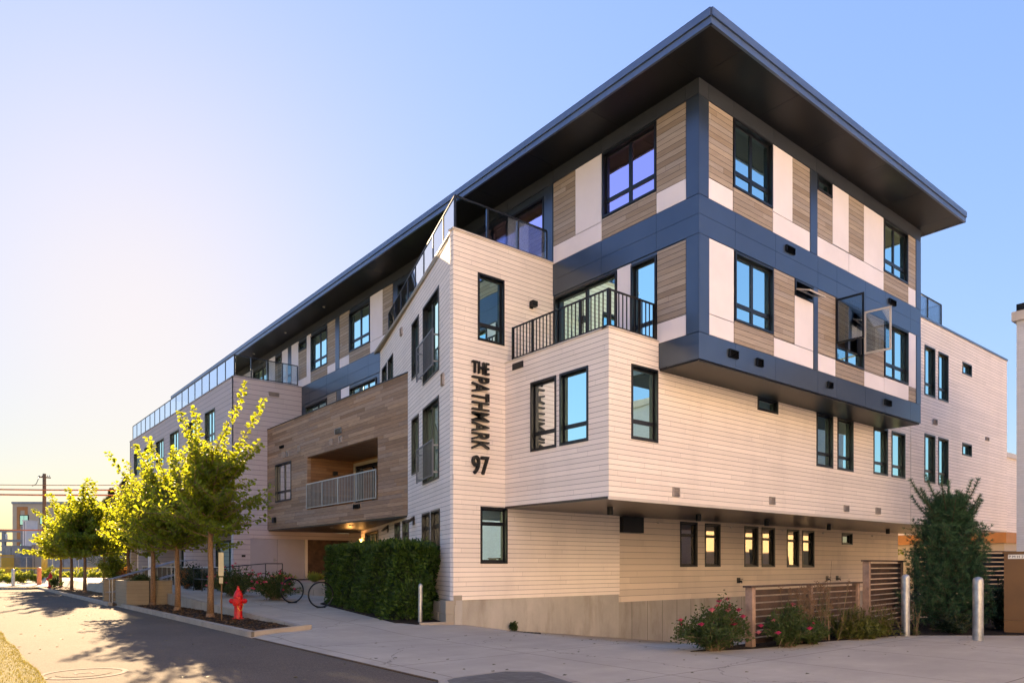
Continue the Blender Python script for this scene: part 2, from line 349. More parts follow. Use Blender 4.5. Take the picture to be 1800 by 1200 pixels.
# ================================================================== THE APARTMENT BUILDING
bld = thing('apartment_building', 'four storey apartment building with white siding, slate metal corner and wood panels', 'building')
FA = lambda x: Fr((x, 0), (0, 1), (-1, 0))
FB = lambda y: Fr((0, y), (1, 0), (0, -1))
SK = Fr((0, 0), (.317, .9486), (-.9486, .317))
def wall(name, F, a0, a1, z0, z1, holes, mat, th=.16, n=0., z0f=None):
    """front and back skins pierced by the openings, closed with reveals"""
    mb = MB(); xs = sorted({a0, a1, *[h[0] for h in holes], *[h[1] for h in holes]}); zs = sorted({z0, z1, *[h[2] for h in holes], *[h[3] for h in holes]})
    xs = [x for x in xs if a0 <= x <= a1]; zs = [z for z in zs if z0 <= z <= z1]
    inh = lambda x, z: any(h[0] < x < h[1] and h[2] < z < h[3] for h in holes)
    for i in range(len(xs)-1):
        for j in range(len(zs)-1):
            if inh((xs[i]+xs[i+1])/2, (zs[j]+zs[j+1])/2): continue
            for d, nn in ((1, n), (-1, n-th)):
                q = [(xs[i], zs[j]), (xs[i+1], zs[j]), (xs[i+1], zs[j+1]), (xs[i], zs[j+1])][::d]
                mb.face([F(a, nn, z) for a, z in q], q)
    def strip(p, q):
        pts = [(p[0], n, p[1]), (q[0], n, q[1]), (q[0], n-th, q[1]), (p[0], n-th, p[1])]
        mb.face([F(*u) for u in pts], [(u[1]*.2, u[2]) for u in pts])
    for h in list(holes)+[(a0, a1, z0, z1)]:
        c = [(h[0], h[2]), (h[1], h[2]), (h[1], h[3]), (h[0], h[3])]
        for i in range(4): strip(c[i], c[(i+1) % 4])
    return mb.build(name, mat, bld, recalc=False)
rnd = random.Random(3)
def window(F, a0, a1, z0, z1, kind='B', n=0., glass='glass', blind_and_reflection=0., curtain=False, rec=.10, proud=.02, fr='frame', openk=None):
    mb = MB(); j = .055
    nb, nf = n-rec-.05, n+proud
    mb.fbox(F, a0, a0+j, nb, nf, z0, z1); mb.fbox(F, a1-j, a1, nb, nf, z0, z1)
    mb.fbox(F, a0+j, a1-j, nb, nf, z0, z0+j); mb.fbox(F, a0+j, a1-j, nb, nf, z1-j, z1)
    A0, A1, Z0, Z1 = a0+j, a1-j, z0+j, z1-j; w_, h_ = A1-A0, Z1-Z0; m = .05
    cells = {'A': [(0, .5, 0, .25), (.5, 1, 0, .25), (0, .5, .25, 1), (.5, 1, .25, 1)], 'B': [(0, 1, 0, .24), (0, 1, .24, 1)],
             'S': [(0, 1, 0, 1)], 'G': [(0, 1, 0, .72), (0, 1, .72, 1)], 'D': [(0, .5, 0, 1), (.5, 1, 0, 1)],
             'C': [(0, .5, 0, 1), (.5, 1, 0, 1)], 'L': [(0, .33, 0, 1), (.33, .66, 0, 1), (.66, 1, 0, 1)],
             'J': [(0, .6, 0, 1), (.6, 1, 0, 1)]}[kind]
    s0, s1 = n-rec-.03, n-rec+.02
    if kind in 'DJ': s0 -= .02
    panes = []
    for k, (u0, u1, w0, w1) in enumerate(cells):
        x0, x1, y0, y1 = A0+w_*u0, A0+w_*u1, Z0+h_*w0, Z0+h_*w1; e = .001
        off = -.03*(k % 2) if kind in 'DJ' else 0
        if openk and k in openk: continue
        mb.fbox(F, x0+e, x0+m, s0+off, s1+off, y0+e, y1-e); mb.fbox(F, x1-m, x1-e, s0+off, s1+off, y0+e, y1-e)
        mb.fbox(F, x0+m, x1-m, s0+off, s1+off, y0+e, y0+m); mb.fbox(F, x0+m, x1-m, s0+off, s1+off, y1-m, y1-e)
        panes.append((x0+m, x1-m, y0+m, y1-m, off))
    wo_ = mb.build('window', fr, bld, recalc=False)
    for (x0, x1, y0, y1, off) in panes:
        MB().fbox(F, x0, x1, s0+.015+off, s0+.025+off, y0, y1).build('pane', glass, wo_, recalc=False)
    if blind_and_reflection: MB().fbox(F, A0, A1, nb-.06, nb-.05, Z1-h_*blind_and_reflection, Z1).build('blind_and_reflection', 'blind_and_reflection', wo_, recalc=False)  # pale sheet behind the panes; on the ground floor it imitates bright reflections
    if curtain:
        cm = MB(); k = 26; ww = w_*.30
        for side in ((A0, 1), (A1, -1)):
            for i in range(k):
                xa, xb = side[0]+side[1]*ww*i/k, side[0]+side[1]*ww*(i+1)/k
                na, nb2 = nb-.12+.03*sin(i*1.3), nb-.12+.03*sin((i+1)*1.3)
                q = [(xa, na, Z0), (xb, nb2, Z0), (xb, nb2, Z1), (xa, na, Z1)]; cm.face([F(*p) for p in q], [(p[0], p[2]) for p in q])
        cm.build('curtain', 'curtain', wo_, recalc=False)
    return wo_
def W_list(F, lst, n=0.):
    for it in lst:
        a0, a1, z0, z1, kd = it[:5]; kw = it[5] if len(it) > 5 else {}
        window(F, a0, a1, z0, z1, kd, n=n, **kw)
holes = lambda lst: [it[:4] for it in lst]
def louvre(F, a0, a1, z0, z1, mat='vent', n=0.):
    mb = MB(); mb.fbox(F, a0, a1, n, n+.012, z0, z1); k = 5
    for i in range(k):
        z = z0+(z1-z0)*(i+.25)/k
        q = [F(a0+.015, n+.05, z-.008), F(a1-.015, n+.05, z-.008), F(a1-.015, n+.012, z+(z1-z0)/k*.5), F(a0+.015, n+.012, z+(z1-z0)/k*.5)]
        mb.face(q)
        mb.face([F(a0+.015, n+.05, z-.008), F(a1-.015, n+.05, z-.008), F(a1-.015, n+.012, z-.012), F(a0+.015, n+.012, z-.012)])
    mb.fbox(F, a0, a0+.015, n+.012, n+.052, z0, z1); mb.fbox(F, a1-.015, a1, n+.012, n+.052, z0, z1)
    mb.fbox(F, a0, a1, n+.012, n+.054, z1-.012, z1+.002)
    return mb.build('vent', mat, bld, recalc=False)

# --- tall white corner block and the wall below
B0 = FB(0)
win_b0 = [(.78, 1.68, 7.6, 9.4, 'B', dict(blind_and_reflection=.22)), (.87, 1.79, 1.63, 3.165, 'G', dict(blind_and_reflection=.2, curtain=True))]
wall('wall', B0, 0, 3.5, 3.2, 10.33, holes(win_b0[:1]), 'siding')
wall('wall', B0, 0, 6.31, .67, 3.199, holes(win_b0[1:]), 'siding')
W_list(B0, win_b0)
MB().fbox(B0, 0, .27, .002, .004, .55, .8).build('trim', 'conc_plain', bld)
win_sk = [(3.98, 5.01, 7.58, 9.42, 'B', {}), (8.2, 9.23, 7.5, 9.38, 'B', {}), (9.47, 10.5, 7.5, 9.36, 'B', {}), (4.0, 5.01, 4.5, 6.32, 'B', {}),
          (1.47, 3.42, 7.04, 9.41, 'J', dict(blind_and_reflection=.12)), (1.48, 3.43, 4.02, 6.34, 'J', dict(blind_and_reflection=.12))]
win_sk1 = [(1.39, 2.41, 1.62, 3.16, 'G', dict(curtain=True, glass='glass_clear')), (2.56, 3.54, 1.62, 3.155, 'G', dict(curtain=True, glass='glass_clear')), (5.46, 6.49, 1.62, 3.11, 'G', {}), (6.92, 7.9, 1.62, 3.1, 'G', {}), (11.38, 14.9, .95, 3.03, 'L', {})]
wall('wall', SK, .007, 11.03, 3.2, 10.33, holes(win_sk), 'siding', th=.02)
wall('wall', SK, .007, 16.2, .67, 3.199, holes(win_sk1), 'siding', th=.02)
W_list(SK, win_sk); W_list(SK, win_sk1)
# copings of the block, roof deck behind them
mb = MB(); mb.fbox(B0, -.03, 3.49, -.2, .03, 10.331, 10.37); mb.fbox(SK, .03, 11.0, -.2, .03, 10.3305, 10.3695); mb.build('coping', 'coping', bld)
MB().prism([(0.02, .04), (3.48, .04), (3.48, 10.95)], 10.2, 10.30).build('roof_deck', 'conc_plain', bld)
def wall_lamp(F, a, z, n=0.):
    l_ = MB().fbox(F, a-.05, a+.05, n, n+.05, z-.09, z+.09).fbox(F, a-.09, a+.09, n+.05, n+.2, z-.06, z+.09).build('wall_lamp', 'black', bld)
wall_lamp(B0, 2.64, 8.93)
for a, z in ((4.7, 3.0), (9.2, 2.95)):
    q = MB(); q.fbox(SK, a-.1, a+.1, 0, .03, z-.12, z+.16)
    for i in range(6):
        n0 = .03+.035*i; q.fbox(SK, a-.16+.008*i, a+.16-.008*i, n0, n0+.034, z+.02-.02*i, z+.13-.03*i)
    q.build('wall_lamp', 'black', bld)
for a0, a1, z0, z1 in ((.92, 1.15, 6.5, 6.82),): louvre(SK, a0, a1, z0, z1)
louvre(SK, 6.5, 6.78, 9.55, 9.8)
# juliet balconies
def bars(F, a0, a1, n, z0, z1, mat, name='railing', post=.04, step=.11, r=.011, mids=(), cap=.03, ends=True):
    mb = MB()
    mb.fbox(F, a0, a1, n-cap/2, n+cap/2, z1-.04, z1); mb.fbox(F, a0, a1, n-.0145, n+.0145, z0, z0+.03)
    k = max(1, int((a1-a0)/step))
    for i in range(k):
        a = a0+(i+.5)*(a1-a0)/k; mb.fbox(F, a-r, a+r, n-r, n+r, z0+.03, z1-.04)
    for a in ([a0+post/2, a1-post/2] if ends else [])+list(mids):
        mb.fbox(F, a-post/2, a+post/2, n-post/2-.001, n+post/2+.001, z0-.02, z1+.001)
    return mb.build(name, mat, bld, recalc=False)
for zz in (7.2, 4.1):
    bars(SK, 1.55, 3.6, .16, zz, zz+1.02, 'rail_blue', 'juliet_balcony', step=.145, r=.008)
    mb = MB()
    for a in (1.57, 3.58):
        for z in (zz+.1, zz+.85): mb.fbox(SK, a-.02, a+.02, 0, .15, z-.02, z+.02)
    mb.build('balcony_bracket', 'rail_grey', bld)
# lettering
def lettering(txt, x0, x1, z0, z1, rot=False):
    cu = bpy.data.curves.new('t', 'FONT'); cu.body = txt; cu.extrude = .05; cu.offset = .014; cu.size = 1; cu.space_character = 1.06
    tmp = bpy.data.objects.new('t', cu); COL.objects.link(tmp); dg = bpy.context.evaluated_depsgraph_get()
    me = bpy.data.meshes.new_from_object(tmp.evaluated_get(dg)); bpy.data.objects.remove(tmp)
    xs = [v.co.x for v in me.vertices]; ys = [v.co.y for v in me.vertices]; X0, X1, Y0, Y1 = min(xs), max(xs), min(ys), max(ys)
    for v in me.vertices:
        u = (v.co.x-X0)/(X1-X0); q = (v.co.y-Y0)/(Y1-Y0); d = -.07+v.co.z*.8
        if rot: v.co = (x0+(x1-x0)*q, d, z1-(z1-z0)*u)
        else: v.co = (x0+(x1-x0)*u, d, z0+(z1-z0)*q)
    me.materials.clear(); me.materials.append(MAT['black'])
    ob = bpy.data.objects.new('sign_lettering', me); COL.objects.link(ob); ob.parent = bld; return ob
lettering('THE', .55, 1.10, 6.68, 7.0)
lettering('PATHMARK', .55, 1.10, 4.66, 6.60, True)
lettering('97', .55, 1.10, 4.0, 4.50)

# --- projecting white second floor
XA = FA(1.71); YB = FB(-3.9)
win_bx = [(-2.09, -1.09, 4.56, 6.38, 'B', dict(glass='glass_clear', blind_and_reflection=.7)), (-3.23, -2.22, 4.57, 6.38, 'B', {})]
wall('wall', XA, -3.896, -.001, 3.2, 7.12, holes(win_bx), 'siding', n=0.)
W_list(XA, win_bx)
MB().fbox(XA, -.79, -.35, .0, .03, 6.86, 7.03).build('vent', 'black', bld)
win_yb = [(2.48, 3.46, 4.61, 6.41, 'B', {}), (7.83, 8.9, 6.03, 6.44, 'S', {}), (11.12, 12.16, 4.71, 6.42, 'B', dict(blind_and_reflection=.4, glass='glass')), (12.45, 13.53, 4.71, 6.42, 'B', dict(blind_and_reflection=.75, glass='glass')),
          (15.0, 16.1, 4.77, 6.44, 'B', dict(blind_and_reflection=.8)), (16.41, 17.53, 4.77, 6.44, 'B', dict(blind_and_reflection=.7)), (19.25, 20.25, 4.78, 6.68, 'B', dict(blind_and_reflection=1.)), (20.56, 21.56, 4.77, 6.68, 'B', dict(blind_and_reflection=1.)), (23.03, 24.08, 6.2, 6.72, 'S', {})]
win_yb3 = [(19.25, 20.25, 8.16, 10.1, 'B', {}), (20.56, 21.56, 8.17, 10.08, 'B', {}), (23.05, 24.08, 9.62, 10.12, 'S', {})]
wall('wall', YB, 1.711, 18.0, 3.2, 6.449, holes([w_ for w_ in win_yb if w_[1] < 18]), 'siding')
wall('wall', YB, 1.711, 3.49, 6.4495, 7.12, [], 'siding')
wall('wall', YB, 18.03, 28.45, 3.2, 11.08, holes([w_ for w_ in win_yb+win_yb3 if w_[0] > 18]), 'siding')
wall('wall', YB, 15.83, 18.0, 6.4495, 11.08, [], 'siding')
MB().fbox(YB, 17.99, 18.04, -.02, .012, 3.2, 6.44).build('trim', 'coping', bld)
wall('wall', Fr((28.45, 0), (0, 1), (1, 0)), -3.899, 12, 3.2, 11.08, [], 'siding')
W_list(YB, win_yb); W_list(YB, win_yb3)
mb = MB(); mb.fbox(YB, 1.68, 3.48, -.2, .03, 7.121, 7.15); mb.fbox(XA, -3.87, -.01, -.2, .03, 7.1205, 7.1495); mb.build('coping', 'coping', bld)
mb = MB(); mb.fbox(YB, 15.85, 28.48, -.25, .04, 11.081, 11.16); mb.build('coping', 'fascia', bld)
MB().box(1.85, 6, -3.74, -.02, 6.95, 7.05).build('roof_deck', 'conc_plain', bld)
MB().box(16, 28.3, -3.7, 8, 10.8, 10.95).build('roof_deck', 'conc_plain', bld)
# soffit of the projection, in panels
mb = MB(); x = 1.712
while x < 28.4:
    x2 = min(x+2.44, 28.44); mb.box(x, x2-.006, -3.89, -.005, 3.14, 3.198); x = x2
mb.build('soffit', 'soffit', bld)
MB().fbox(YB, 1.70, 28.44, -.02, .008, 3.12, 3.2).build('trim', 'coping', bld)
for x, y in ((3.52, -2.23), (7.66, -1.99), (11.68, -1.82), (16.15, -1.7), (21.4, -1.6)):
    MB().lathe((x, y, 2.93), [(.075, 0), (.08, .01), (.08, .205)], 14).build('downlight', 'black', bld)
for a0, a1, z0, z1 in ((4.02, 4.27, 3.33, 3.56), (8.43, 8.69, 3.36, 3.58), (12.86, 13.17, 3.37, 3.57), (15.14, 15.46, 3.38, 3.6), (20.02, 20.38, 7.13, 7.32), (25.67, 26.03, 7.1, 7.25)): louvre(YB, a0, a1, z0, z1)
# --- ground floor, right part
G0 = FB(.04)
win_g = [(9.37, 10.33, 1.53, 3.08, 'G', dict(curtain=True, glass='glass_warm')), (10.76, 11.68, 1.53, 3.07, 'G', dict(blind_and_reflection=1., glass='glass_warm')), (13.19, 14.12, 1.52, 3.06, 'G', dict(blind_and_reflection=1., glass='glass_warm')), (14.35, 15.28, 1.51, 3.05, 'G', dict(blind_and_reflection=1., glass='glass_warm')),  # full cream blinds stand in for the sunlit building's reflection in the panes
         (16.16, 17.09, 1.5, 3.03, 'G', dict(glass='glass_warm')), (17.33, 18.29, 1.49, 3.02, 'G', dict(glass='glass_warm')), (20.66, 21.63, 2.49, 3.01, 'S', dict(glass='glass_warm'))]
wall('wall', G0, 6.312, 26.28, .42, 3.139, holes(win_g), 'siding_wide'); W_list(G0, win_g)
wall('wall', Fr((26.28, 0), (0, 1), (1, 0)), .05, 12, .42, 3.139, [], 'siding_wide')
MB().fbox(G0, 6.34, 7.3, 0, .18, 2.62, 3.12).build('vent', 'black', bld)
for x in (12.81, 19.36, 20.23):
    q = MB(); q.fbox(G0, x-.1, x+.1, 0, .02, .92, 1.12); q.tube([(x, .04, 1.0), (x, -.1, 1.0), (x-.05, -.14, .93)], .022, 8); q.tube([(x-.09, -.1, 1.07), (x+.09, -.1, 1.07)], .012, 6)
    q.tube([(x+.06, .03, .98), (x+.07, -.08, .95)], .015, 6)
    q.build('hose_tap', 'black', bld)
for x, z in ((8.2, 3.0), (12.3, 2.98), (15.8, 2.97), (19.0, 2.95), (23.5, 2.95)):
    MB().tube([(x, .04, z), (x, -.02, z)], .035, 10).build('vent', 'coping', bld)
# foundation
mb = MB(); mb.prism([(.0, .035), (6.30, .035), (6.30, .3), (.0, .3)], -1.6, .669); mb.build('foundation', 'conc_wall', bld)
mb = MB(); mb.fbox(FB(.06), 6.302, 26.2, -.3, 0, -2.2, .419); mb.build('foundation', 'conc_wall_jointed', bld)
mb = MB(); mb.fbox(SK, .02, 16.1, -.25, -.035, -.5, .669); mb.build('foundation', 'conc_wall', bld)
mb = MB()
q = random.Random(5)
for (a0, a1, z0, z1) in ((-.02, .75, -.3, .32), (-.02, .62, .33, .66), (.64, 1.3, .33, .60), (.77, 1.5, -.2, .32)):
    mb.fbox(SK, a0, a1, -.02, .16+q.uniform(0, .07), z0, z1)
mb.build('foundation_stone', 'conc_plain', bld)

# --- dark metal corner block (floors three and four)
QA = FA(3.5); QB = FB(-5.09)
# backing skins
wB4 = [(4.87, 6.62, 10.93, 12.63, 'A', dict(blind_and_reflection=.0)), (8.91, 9.75, 12.2, 12.64, 'S', {}), (13.04, 14.82, 10.95, 12.62, 'A', dict(blind_and_reflection=.35))]
wB3 = [(4.93, 6.66, 7.64, 9.36, 'A', {}), (7.72, 8.67, 8.94, 9.37, 'S', dict(openk=(0,))), (9.96, 11.7, 7.56, 9.37, 'A', dict(openk=(2, 3))), (13.09, 14.85, 7.6, 9.37, 'A', dict(curtain=True))]
wA = [(-3.83, -1.98, 10.9, 12.62, 'A', dict(glass='glass_violet')), (.4, 3.2, 10.4, 12.45, 'D', dict(glass='glass_violet', curtain=True)), (-3.84, -3.0, 7.16, 9.3, 'B', {}), (-2.5, -.06, 7.16, 9.33, 'D', dict(curtain=True)),
      (11.3, 13.2, 10.8, 12.5, 'A', dict(blind_and_reflection=.5)), (15.44, 17.3, 10.82, 12.53, 'A', dict(blind_and_reflection=.8)), (17.82, 18.78, 12.11, 12.54, 'S', {}), (21.0, 21.9, 12.16, 12.54, 'S', {}), (22.9, 25.3, 10.4, 12.5, 'D', {}), (27.5, 29.4, 10.85, 12.5, 'A', {}), (32, 34, 10.85, 12.5, 'A', {}),
      (10.75, 13.16, 7.3, 9.25, 'L', {}), (15.5, 17.9, 7.3, 9.25, 'D', {}), (5.5, 9.0, 10.4, 12.45, 'D', {})]
wall('wall', QB, 3.5, 15.82, 6.46, 13.05, holes(wB4+wB3), 'metal', th=.2)
wall('wall', QA, -5.089, 38.3, 6.46, 13.05, holes(wA), 'metal', th=.2)
wall('wall', Fr((15.82, 0), (0, 1), (1, 0)), -5.089, 12, 6.46, 13.05, [], 'metal', th=.2)
W_list(QB, wB4, .02); W_list(QB, wB3, .02); W_list(QA, wA, .02)
def panels(F, rects, mat, name, n0=.0, th=.022):
    g = .004
    for (a0, a1, z0, z1) in rects: MB().fbox(F, a0+g, a1-g, n0+.001, n0+th, z0+g, z1-g).build(name, mat, bld, recalc=False)
# B face, fourth floor
panels(QB, [(3.86, 4.84, 10.82, 12.63), (6.66-.02, 7.6, 10.86, 12.63), (8.91, 9.76, 10.9, 12.19), (10.75, 11.7, 10.9, 12.63)][:1]+[(4.86, 6.63, 10.32, 10.92), (7.61, 8.5, 10.87, 12.63), (8.91, 9.77, 10.88, 12.19), (10.75, 11.7, 10.9, 12.63), (13.04, 14.84, 10.32, 10.94), (14.86, 15.42, 10.9, 12.63)], 'wood_pale', 'wood_panel')
panels(QB, [(3.86, 4.84, 10.32, 10.81), (6.64, 7.6, 10.87, 12.63), (6.64, 8.5, 10.32, 10.86), (9.78, 10.74, 10.9, 12.63), (8.91, 10.74, 10.32, 10.87), (11.71, 13.03, 10.89, 12.63), (10.75, 13.03, 10.32, 10.88), (14.86, 15.42, 10.32, 10.89)], 'panel', 'white_panel')
# third floor
panels(QB, [(4.9, 6.68, 7.08, 7.63), (6.69, 7.7, 7.58, 9.38), (8.94, 9.94, 7.58, 9.38), (9.95, 11.72, 7.08, 7.55), (11.73, 13.06, 7.56, 9.38), (14.88, 15.44, 7.08, 7.56)], 'wood_pale', 'wood_panel')
panels(QB, [(3.88, 4.88, 7.58, 9.38), (3.88, 4.88, 7.08, 7.57), (7.71, 8.68, 7.58, 8.92), (6.69, 8.68, 7.08, 7.57), (8.94, 9.94, 7.08, 7.57), (11.73, 13.06, 7.08, 7.55), (13.07, 14.87, 7.08, 7.58), (14.88, 15.44, 7.57, 9.38)], 'panel', 'white_panel')
# metal cladding: friezes, belts, pilasters
def split(F, zs, js, mat, name, th=.03):
    for z0, z1 in zs:
        for a0, a1 in zip(js[:-1], js[1:]): MB().fbox(F, a0+.004, a1-.004, .001, th, z0+.004, z1-.004).build(name, mat, bld, recalc=False)
jB = [3.47, 4.93, 6.75, 8.93, 10.01, 11.79, 13.13, 15.0, 15.82]
split(QB, [(9.39, 9.85), (9.85, 10.31)], jB, 'metal', 'metal_panel'); split(QB, [(6.44, 7.07)], jB, 'metal', 'metal_panel')
split(QB, [(12.64, 13.04)], [3.47, 3.84, 4.87, 6.66, 8.85, 9.79, 11.7, 13.03, 14.88, 15.82], 'frieze', 'frieze_panel')
panels(QB, [(3.47, 3.85, 10.315, 12.635), (8.51, 8.9, 10.315, 12.635), (15.44, 15.82, 10.315, 12.635), (3.47, 3.87, 7.075, 9.385), (8.69, 8.93, 7.075, 9.385), (15.46, 15.82, 7.075, 9.385)], 'metal', 'corner_post', 0, .034)
# A face
panels(QA, [(-4.74, -3.84, 10.83, 12.66), (-3.83, -1.96, 10.32, 10.88), (-.93, -.02, 10.83, 12.66), (-4.74, -3.86, 7.58, 9.36)], 'wood_pale', 'wood_panel')
panels(QA, [(-4.74, -3.84, 10.32, 10.82), (-1.95, -.94, 10.83, 12.66), (-1.95, -.02, 10.32, 10.82), (-2.99, -2.52, 7.16, 9.36), (-4.74, -3.86, 7.08, 7.57)], 'panel', 'white_panel')
split(QA, [(12.665, 13.04)], [-5.12, -4.73, -3.84, -1.95, -.02, 2.1, 4.3, 6.4, 8.6, 9.9, 11.42, 13.31, 15.49, 17.44, 18.86, 19.91, 21.0, 22.07, 24, 26, 28, 30, 32, 34, 36, 38.2], 'frieze', 'frieze_panel')
split(QA, [(9.39, 9.85), (9.85, 10.31)], [-5.12, -3.84, -1.95, 0.0], 'metal', 'metal_panel')
split(QA, [(9.39, 9.85), (9.85, 10.31)], [10.4, 11.42, 13.31, 15.49, 17.44, 18.38], 'metal', 'metal_panel')
panels(QA, [(-5.12, -4.75, 10.315, 12.66), (-5.12, -4.75, 7.075, 9.385), (0.0, .38, 10.4, 12.66), (14.17, 14.56, 10.32, 12.66), (19.72, 20.15, 10.32, 12.66)], 'metal', 'corner_post', 0, .034)
panels(QA, [(-5.12, -4.17, 6.44, 7.07)], 'metal', 'metal_panel')
panels(QA, [(9.4, 10.2, 10.8, 12.66), (13.21, 14.16, 10.74, 12.66), (14.57, 15.43, 10.7, 12.66), (11.28, 13.2, 10.32, 10.79), (15.44, 17.32, 10.32, 10.81), (17.8, 18.8, 10.72, 12.1), (21.0, 21.95, 10.32, 12.15), (14.5, 15.43, 7.2, 9.36)], 'wood_pale', 'wood_panel')
panels(QA, [(10.21, 11.27, 10.8, 12.66), (9.4, 11.27, 10.32, 10.79), (13.21, 14.16, 10.32, 10.73), (14.57, 15.43, 10.32, 10.69), (17.33, 17.79, 10.32, 12.66), (17.8, 18.8, 10.32, 10.71), (18.81, 19.71, 10.32, 12.66), (20.16, 20.98, 10.32, 12.66), (21.96, 22.85, 10.32, 12.66), (13.2, 14.0, 7.2, 9.36), (25.4, 27.4, 10.32, 12.66), (29.5, 31.9, 10.32, 12.66), (34.1, 37, 10.32, 12.66)], 'panel', 'white_panel')
for a0, a1, z0, z1 in ((7.22, 7.65, 9.98, 10.15), (13.35, 13.83, 9.99, 10.15), (4.64, 5.02, 6.69, 6.88), (5.83, 6.12, 6.68, 6.87), (9.43, 9.72, 6.68, 6.85), (13.05, 13.5, 6.69, 6.87)): louvre(QB, a0, a1, z0, z1, 'black', .03)
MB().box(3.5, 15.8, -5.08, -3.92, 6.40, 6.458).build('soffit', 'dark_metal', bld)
# opened sashes
def sash(F, p0, p1, z0, z1, mat, name, thk=.03):
    """a free standing casement between two plan points"""
    d = Vector((p1[0]-p0[0], p1[1]-p0[1])); L = d.length; d /= L
    G = Fr(p0, (d.x, d.y), (d.y, -d.x)); m = .055; mb = MB()
    mb.fbox(G, 0, m, -thk/2, thk/2, z0, z1); mb.fbox(G, L-m, L, -thk/2, thk/2, z0, z1); mb.fbox(G, m, L-m, -thk/2, thk/2, z0, z0+m); mb.fbox(G, m, L-m, -thk/2, thk/2, z1-m, z1)
    o_ = mb.build(name, mat, bld, recalc=False); MB().fbox(G, m, L-m, -.004, .004, z0+m, z1-m).build('pane', 'glass_clear', o_, recalc=False)
    return o_
sash(QB, (9.98, -5.12), (10.03, -5.9), 8.03, 9.33, 'frame', 'open_sash')
sash(QB, (11.66, -5.14), (11.76, -5.9), 8.03, 9.33, 'coping', 'open_sash')
mb = MB(); mb.fbox(QB, 10.05, 10.1, -.1, .0, 8.03, 9.3); mb.fbox(QB, 10.75, 10.87, -.1, .0, 8.03, 9.3); mb.fbox(QB, 11.55, 11.6, -.1, .0, 8.03, 9.3); mb.build('window_mullion', 'frieze', bld)
# top hung small sash swung out
mb = MB(); z_, y_ = 9.28, -5.12
dn = Vector((0, -.86, -.30)).normalized()
def slab(p, du, dv, th_, m_):
    q = Vector(p); du = Vector(du); dv = Vector(dv); nn = du.cross(dv).normalized()*th_
    b = [q, q+du, q+du+dv, q+dv]; t_ = [x+nn for x in b]
    m_.face(b); m_.face(t_[::-1])
    for i in range(4): m_.face([b[i], b[(i+1) % 4], t_[(i+1) % 4], t_[i]])
L_ = .42
P0 = Vector((7.78, y_, 9.12))
slab(P0, (.83, 0, 0), dn*.05, .03, mb); slab(P0+dn*(L_-.05), (.83, 0, 0), dn*.05, .03, mb)
slab(P0+dn*.05, (.05, 0, 0), dn*(L_-.1), .03, mb); slab(P0+dn*.05+Vector((.78, 0, 0)), (.05, 0, 0), dn*(L_-.1), .03, mb)
sm = mb.build('open_sash', 'coping', bld)
mb = MB(); slab(P0+dn*.05+Vector((.05, 0, 0)), (.73, 0, 0), dn*(L_-.1), .01, mb); mb.build('pane', 'glass_clear', sm)
# --- roof
RX0, RX1, RY0, RY1 = 2.26, 16.32, -6.33, 38.4
MB().box(RX0+.05, RX1-.05, RY0+.05, RY1-.05, 13.06, 13.30).build('roof', 'dark_metal', bld)
mb = MB(); ys = [RY0+.02, -5.09]; y = -5.09
while y < 38: y += 2.44; ys.append(min(y, 38.38))
xs = [RX0+.02, 3.49, 5.9, 8.3, 10.7, 13.1, 15.5, RX1-.02]
g = .006
for i in range(len(ys)-1): mb.box(xs[0], xs[1]-g, ys[i]+g, ys[i+1], 13.035, 13.058)
for i in range(1, len(xs)-1): mb.box(xs[i], xs[i+1]-g, RY0+.02, -5.10, 13.035, 13.058)
mb.box(15.84, RX1-.02, -5.09+g, 12, 13.035, 13.058)
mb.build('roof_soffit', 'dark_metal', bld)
mb = MB()
def edge(F, a0, a1, st=3.05):
    a = a0
    while a < a1-.01:
        b_ = min(a+st, a1); mb.fbox(F, a+.003, b_-.003, -.06, .0, 13.02, 13.17); mb.fbox(F, a+.003, b_-.003, -.08, .035, 13.175, 13.35); a = b_
edge(FB(RY0), RX0, RX1); edge(FA(RX0), RY0, RY1); edge(Fr((RX1, 0), (0, 1), (1, 0)), RY0, 12)
mb.build('fascia', 'fascia', bld)
for y in (14.5, 19.0, 23.5): MB().lathe((2.9, y, 12.99), [(.05, 0), (.055, .05)], 12).build('downlight', 'rail_grey', bld)

# --- wood clad bridge with its balcony
FW_ = FA(1.785)
ww = [(15.44, 17.37, 4.47, 6.24, 'A', dict(glass='glass_clear', curtain=True))]
wall('wood_wall', FW_, 5.3, 18.39, 3.25, 8.0, holes(ww)+[(7.44, 13.69, 3.92, 6.16)], 'wood'); W_list(FW_, ww)
MB().fbox(FW_, 5.33, 18.39, -.2, .025, 8.001, 8.04).build('coping', 'black', bld)
MB().box(1.82, 6.5, 5.35, 18.35, 3.2, 3.249).build('soffit', 'dark_metal', bld)
MB().box(1.95, 3.7, 5.0, 18.35, 6.95, 7.1).build('roof_deck', 'conc_plain', bld)
mb = MB(); mb.box(1.95, 3.9, 7.44, 13.69, 3.80, 3.919); mb.build('balcony_floor', 'conc_plain', bld)
RW = FA(3.9)
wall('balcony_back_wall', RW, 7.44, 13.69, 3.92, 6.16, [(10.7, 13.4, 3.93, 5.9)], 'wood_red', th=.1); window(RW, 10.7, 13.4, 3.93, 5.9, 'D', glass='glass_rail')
mb = MB(); mb.fbox(RW, 13.4, 13.55, 0, .04, 3.93, 6.05); mb.fbox(RW, 10.7, 13.4, 0, .04, 5.91, 6.05); mb.build('door_trim', 'tan', bld)
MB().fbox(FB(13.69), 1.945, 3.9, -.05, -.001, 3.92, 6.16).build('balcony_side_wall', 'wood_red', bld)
MB().fbox(FB(7.44), 1.945, 3.9, .001, .05, 3.92, 6.16).build('balcony_side_wall', 'wood_red', bld)
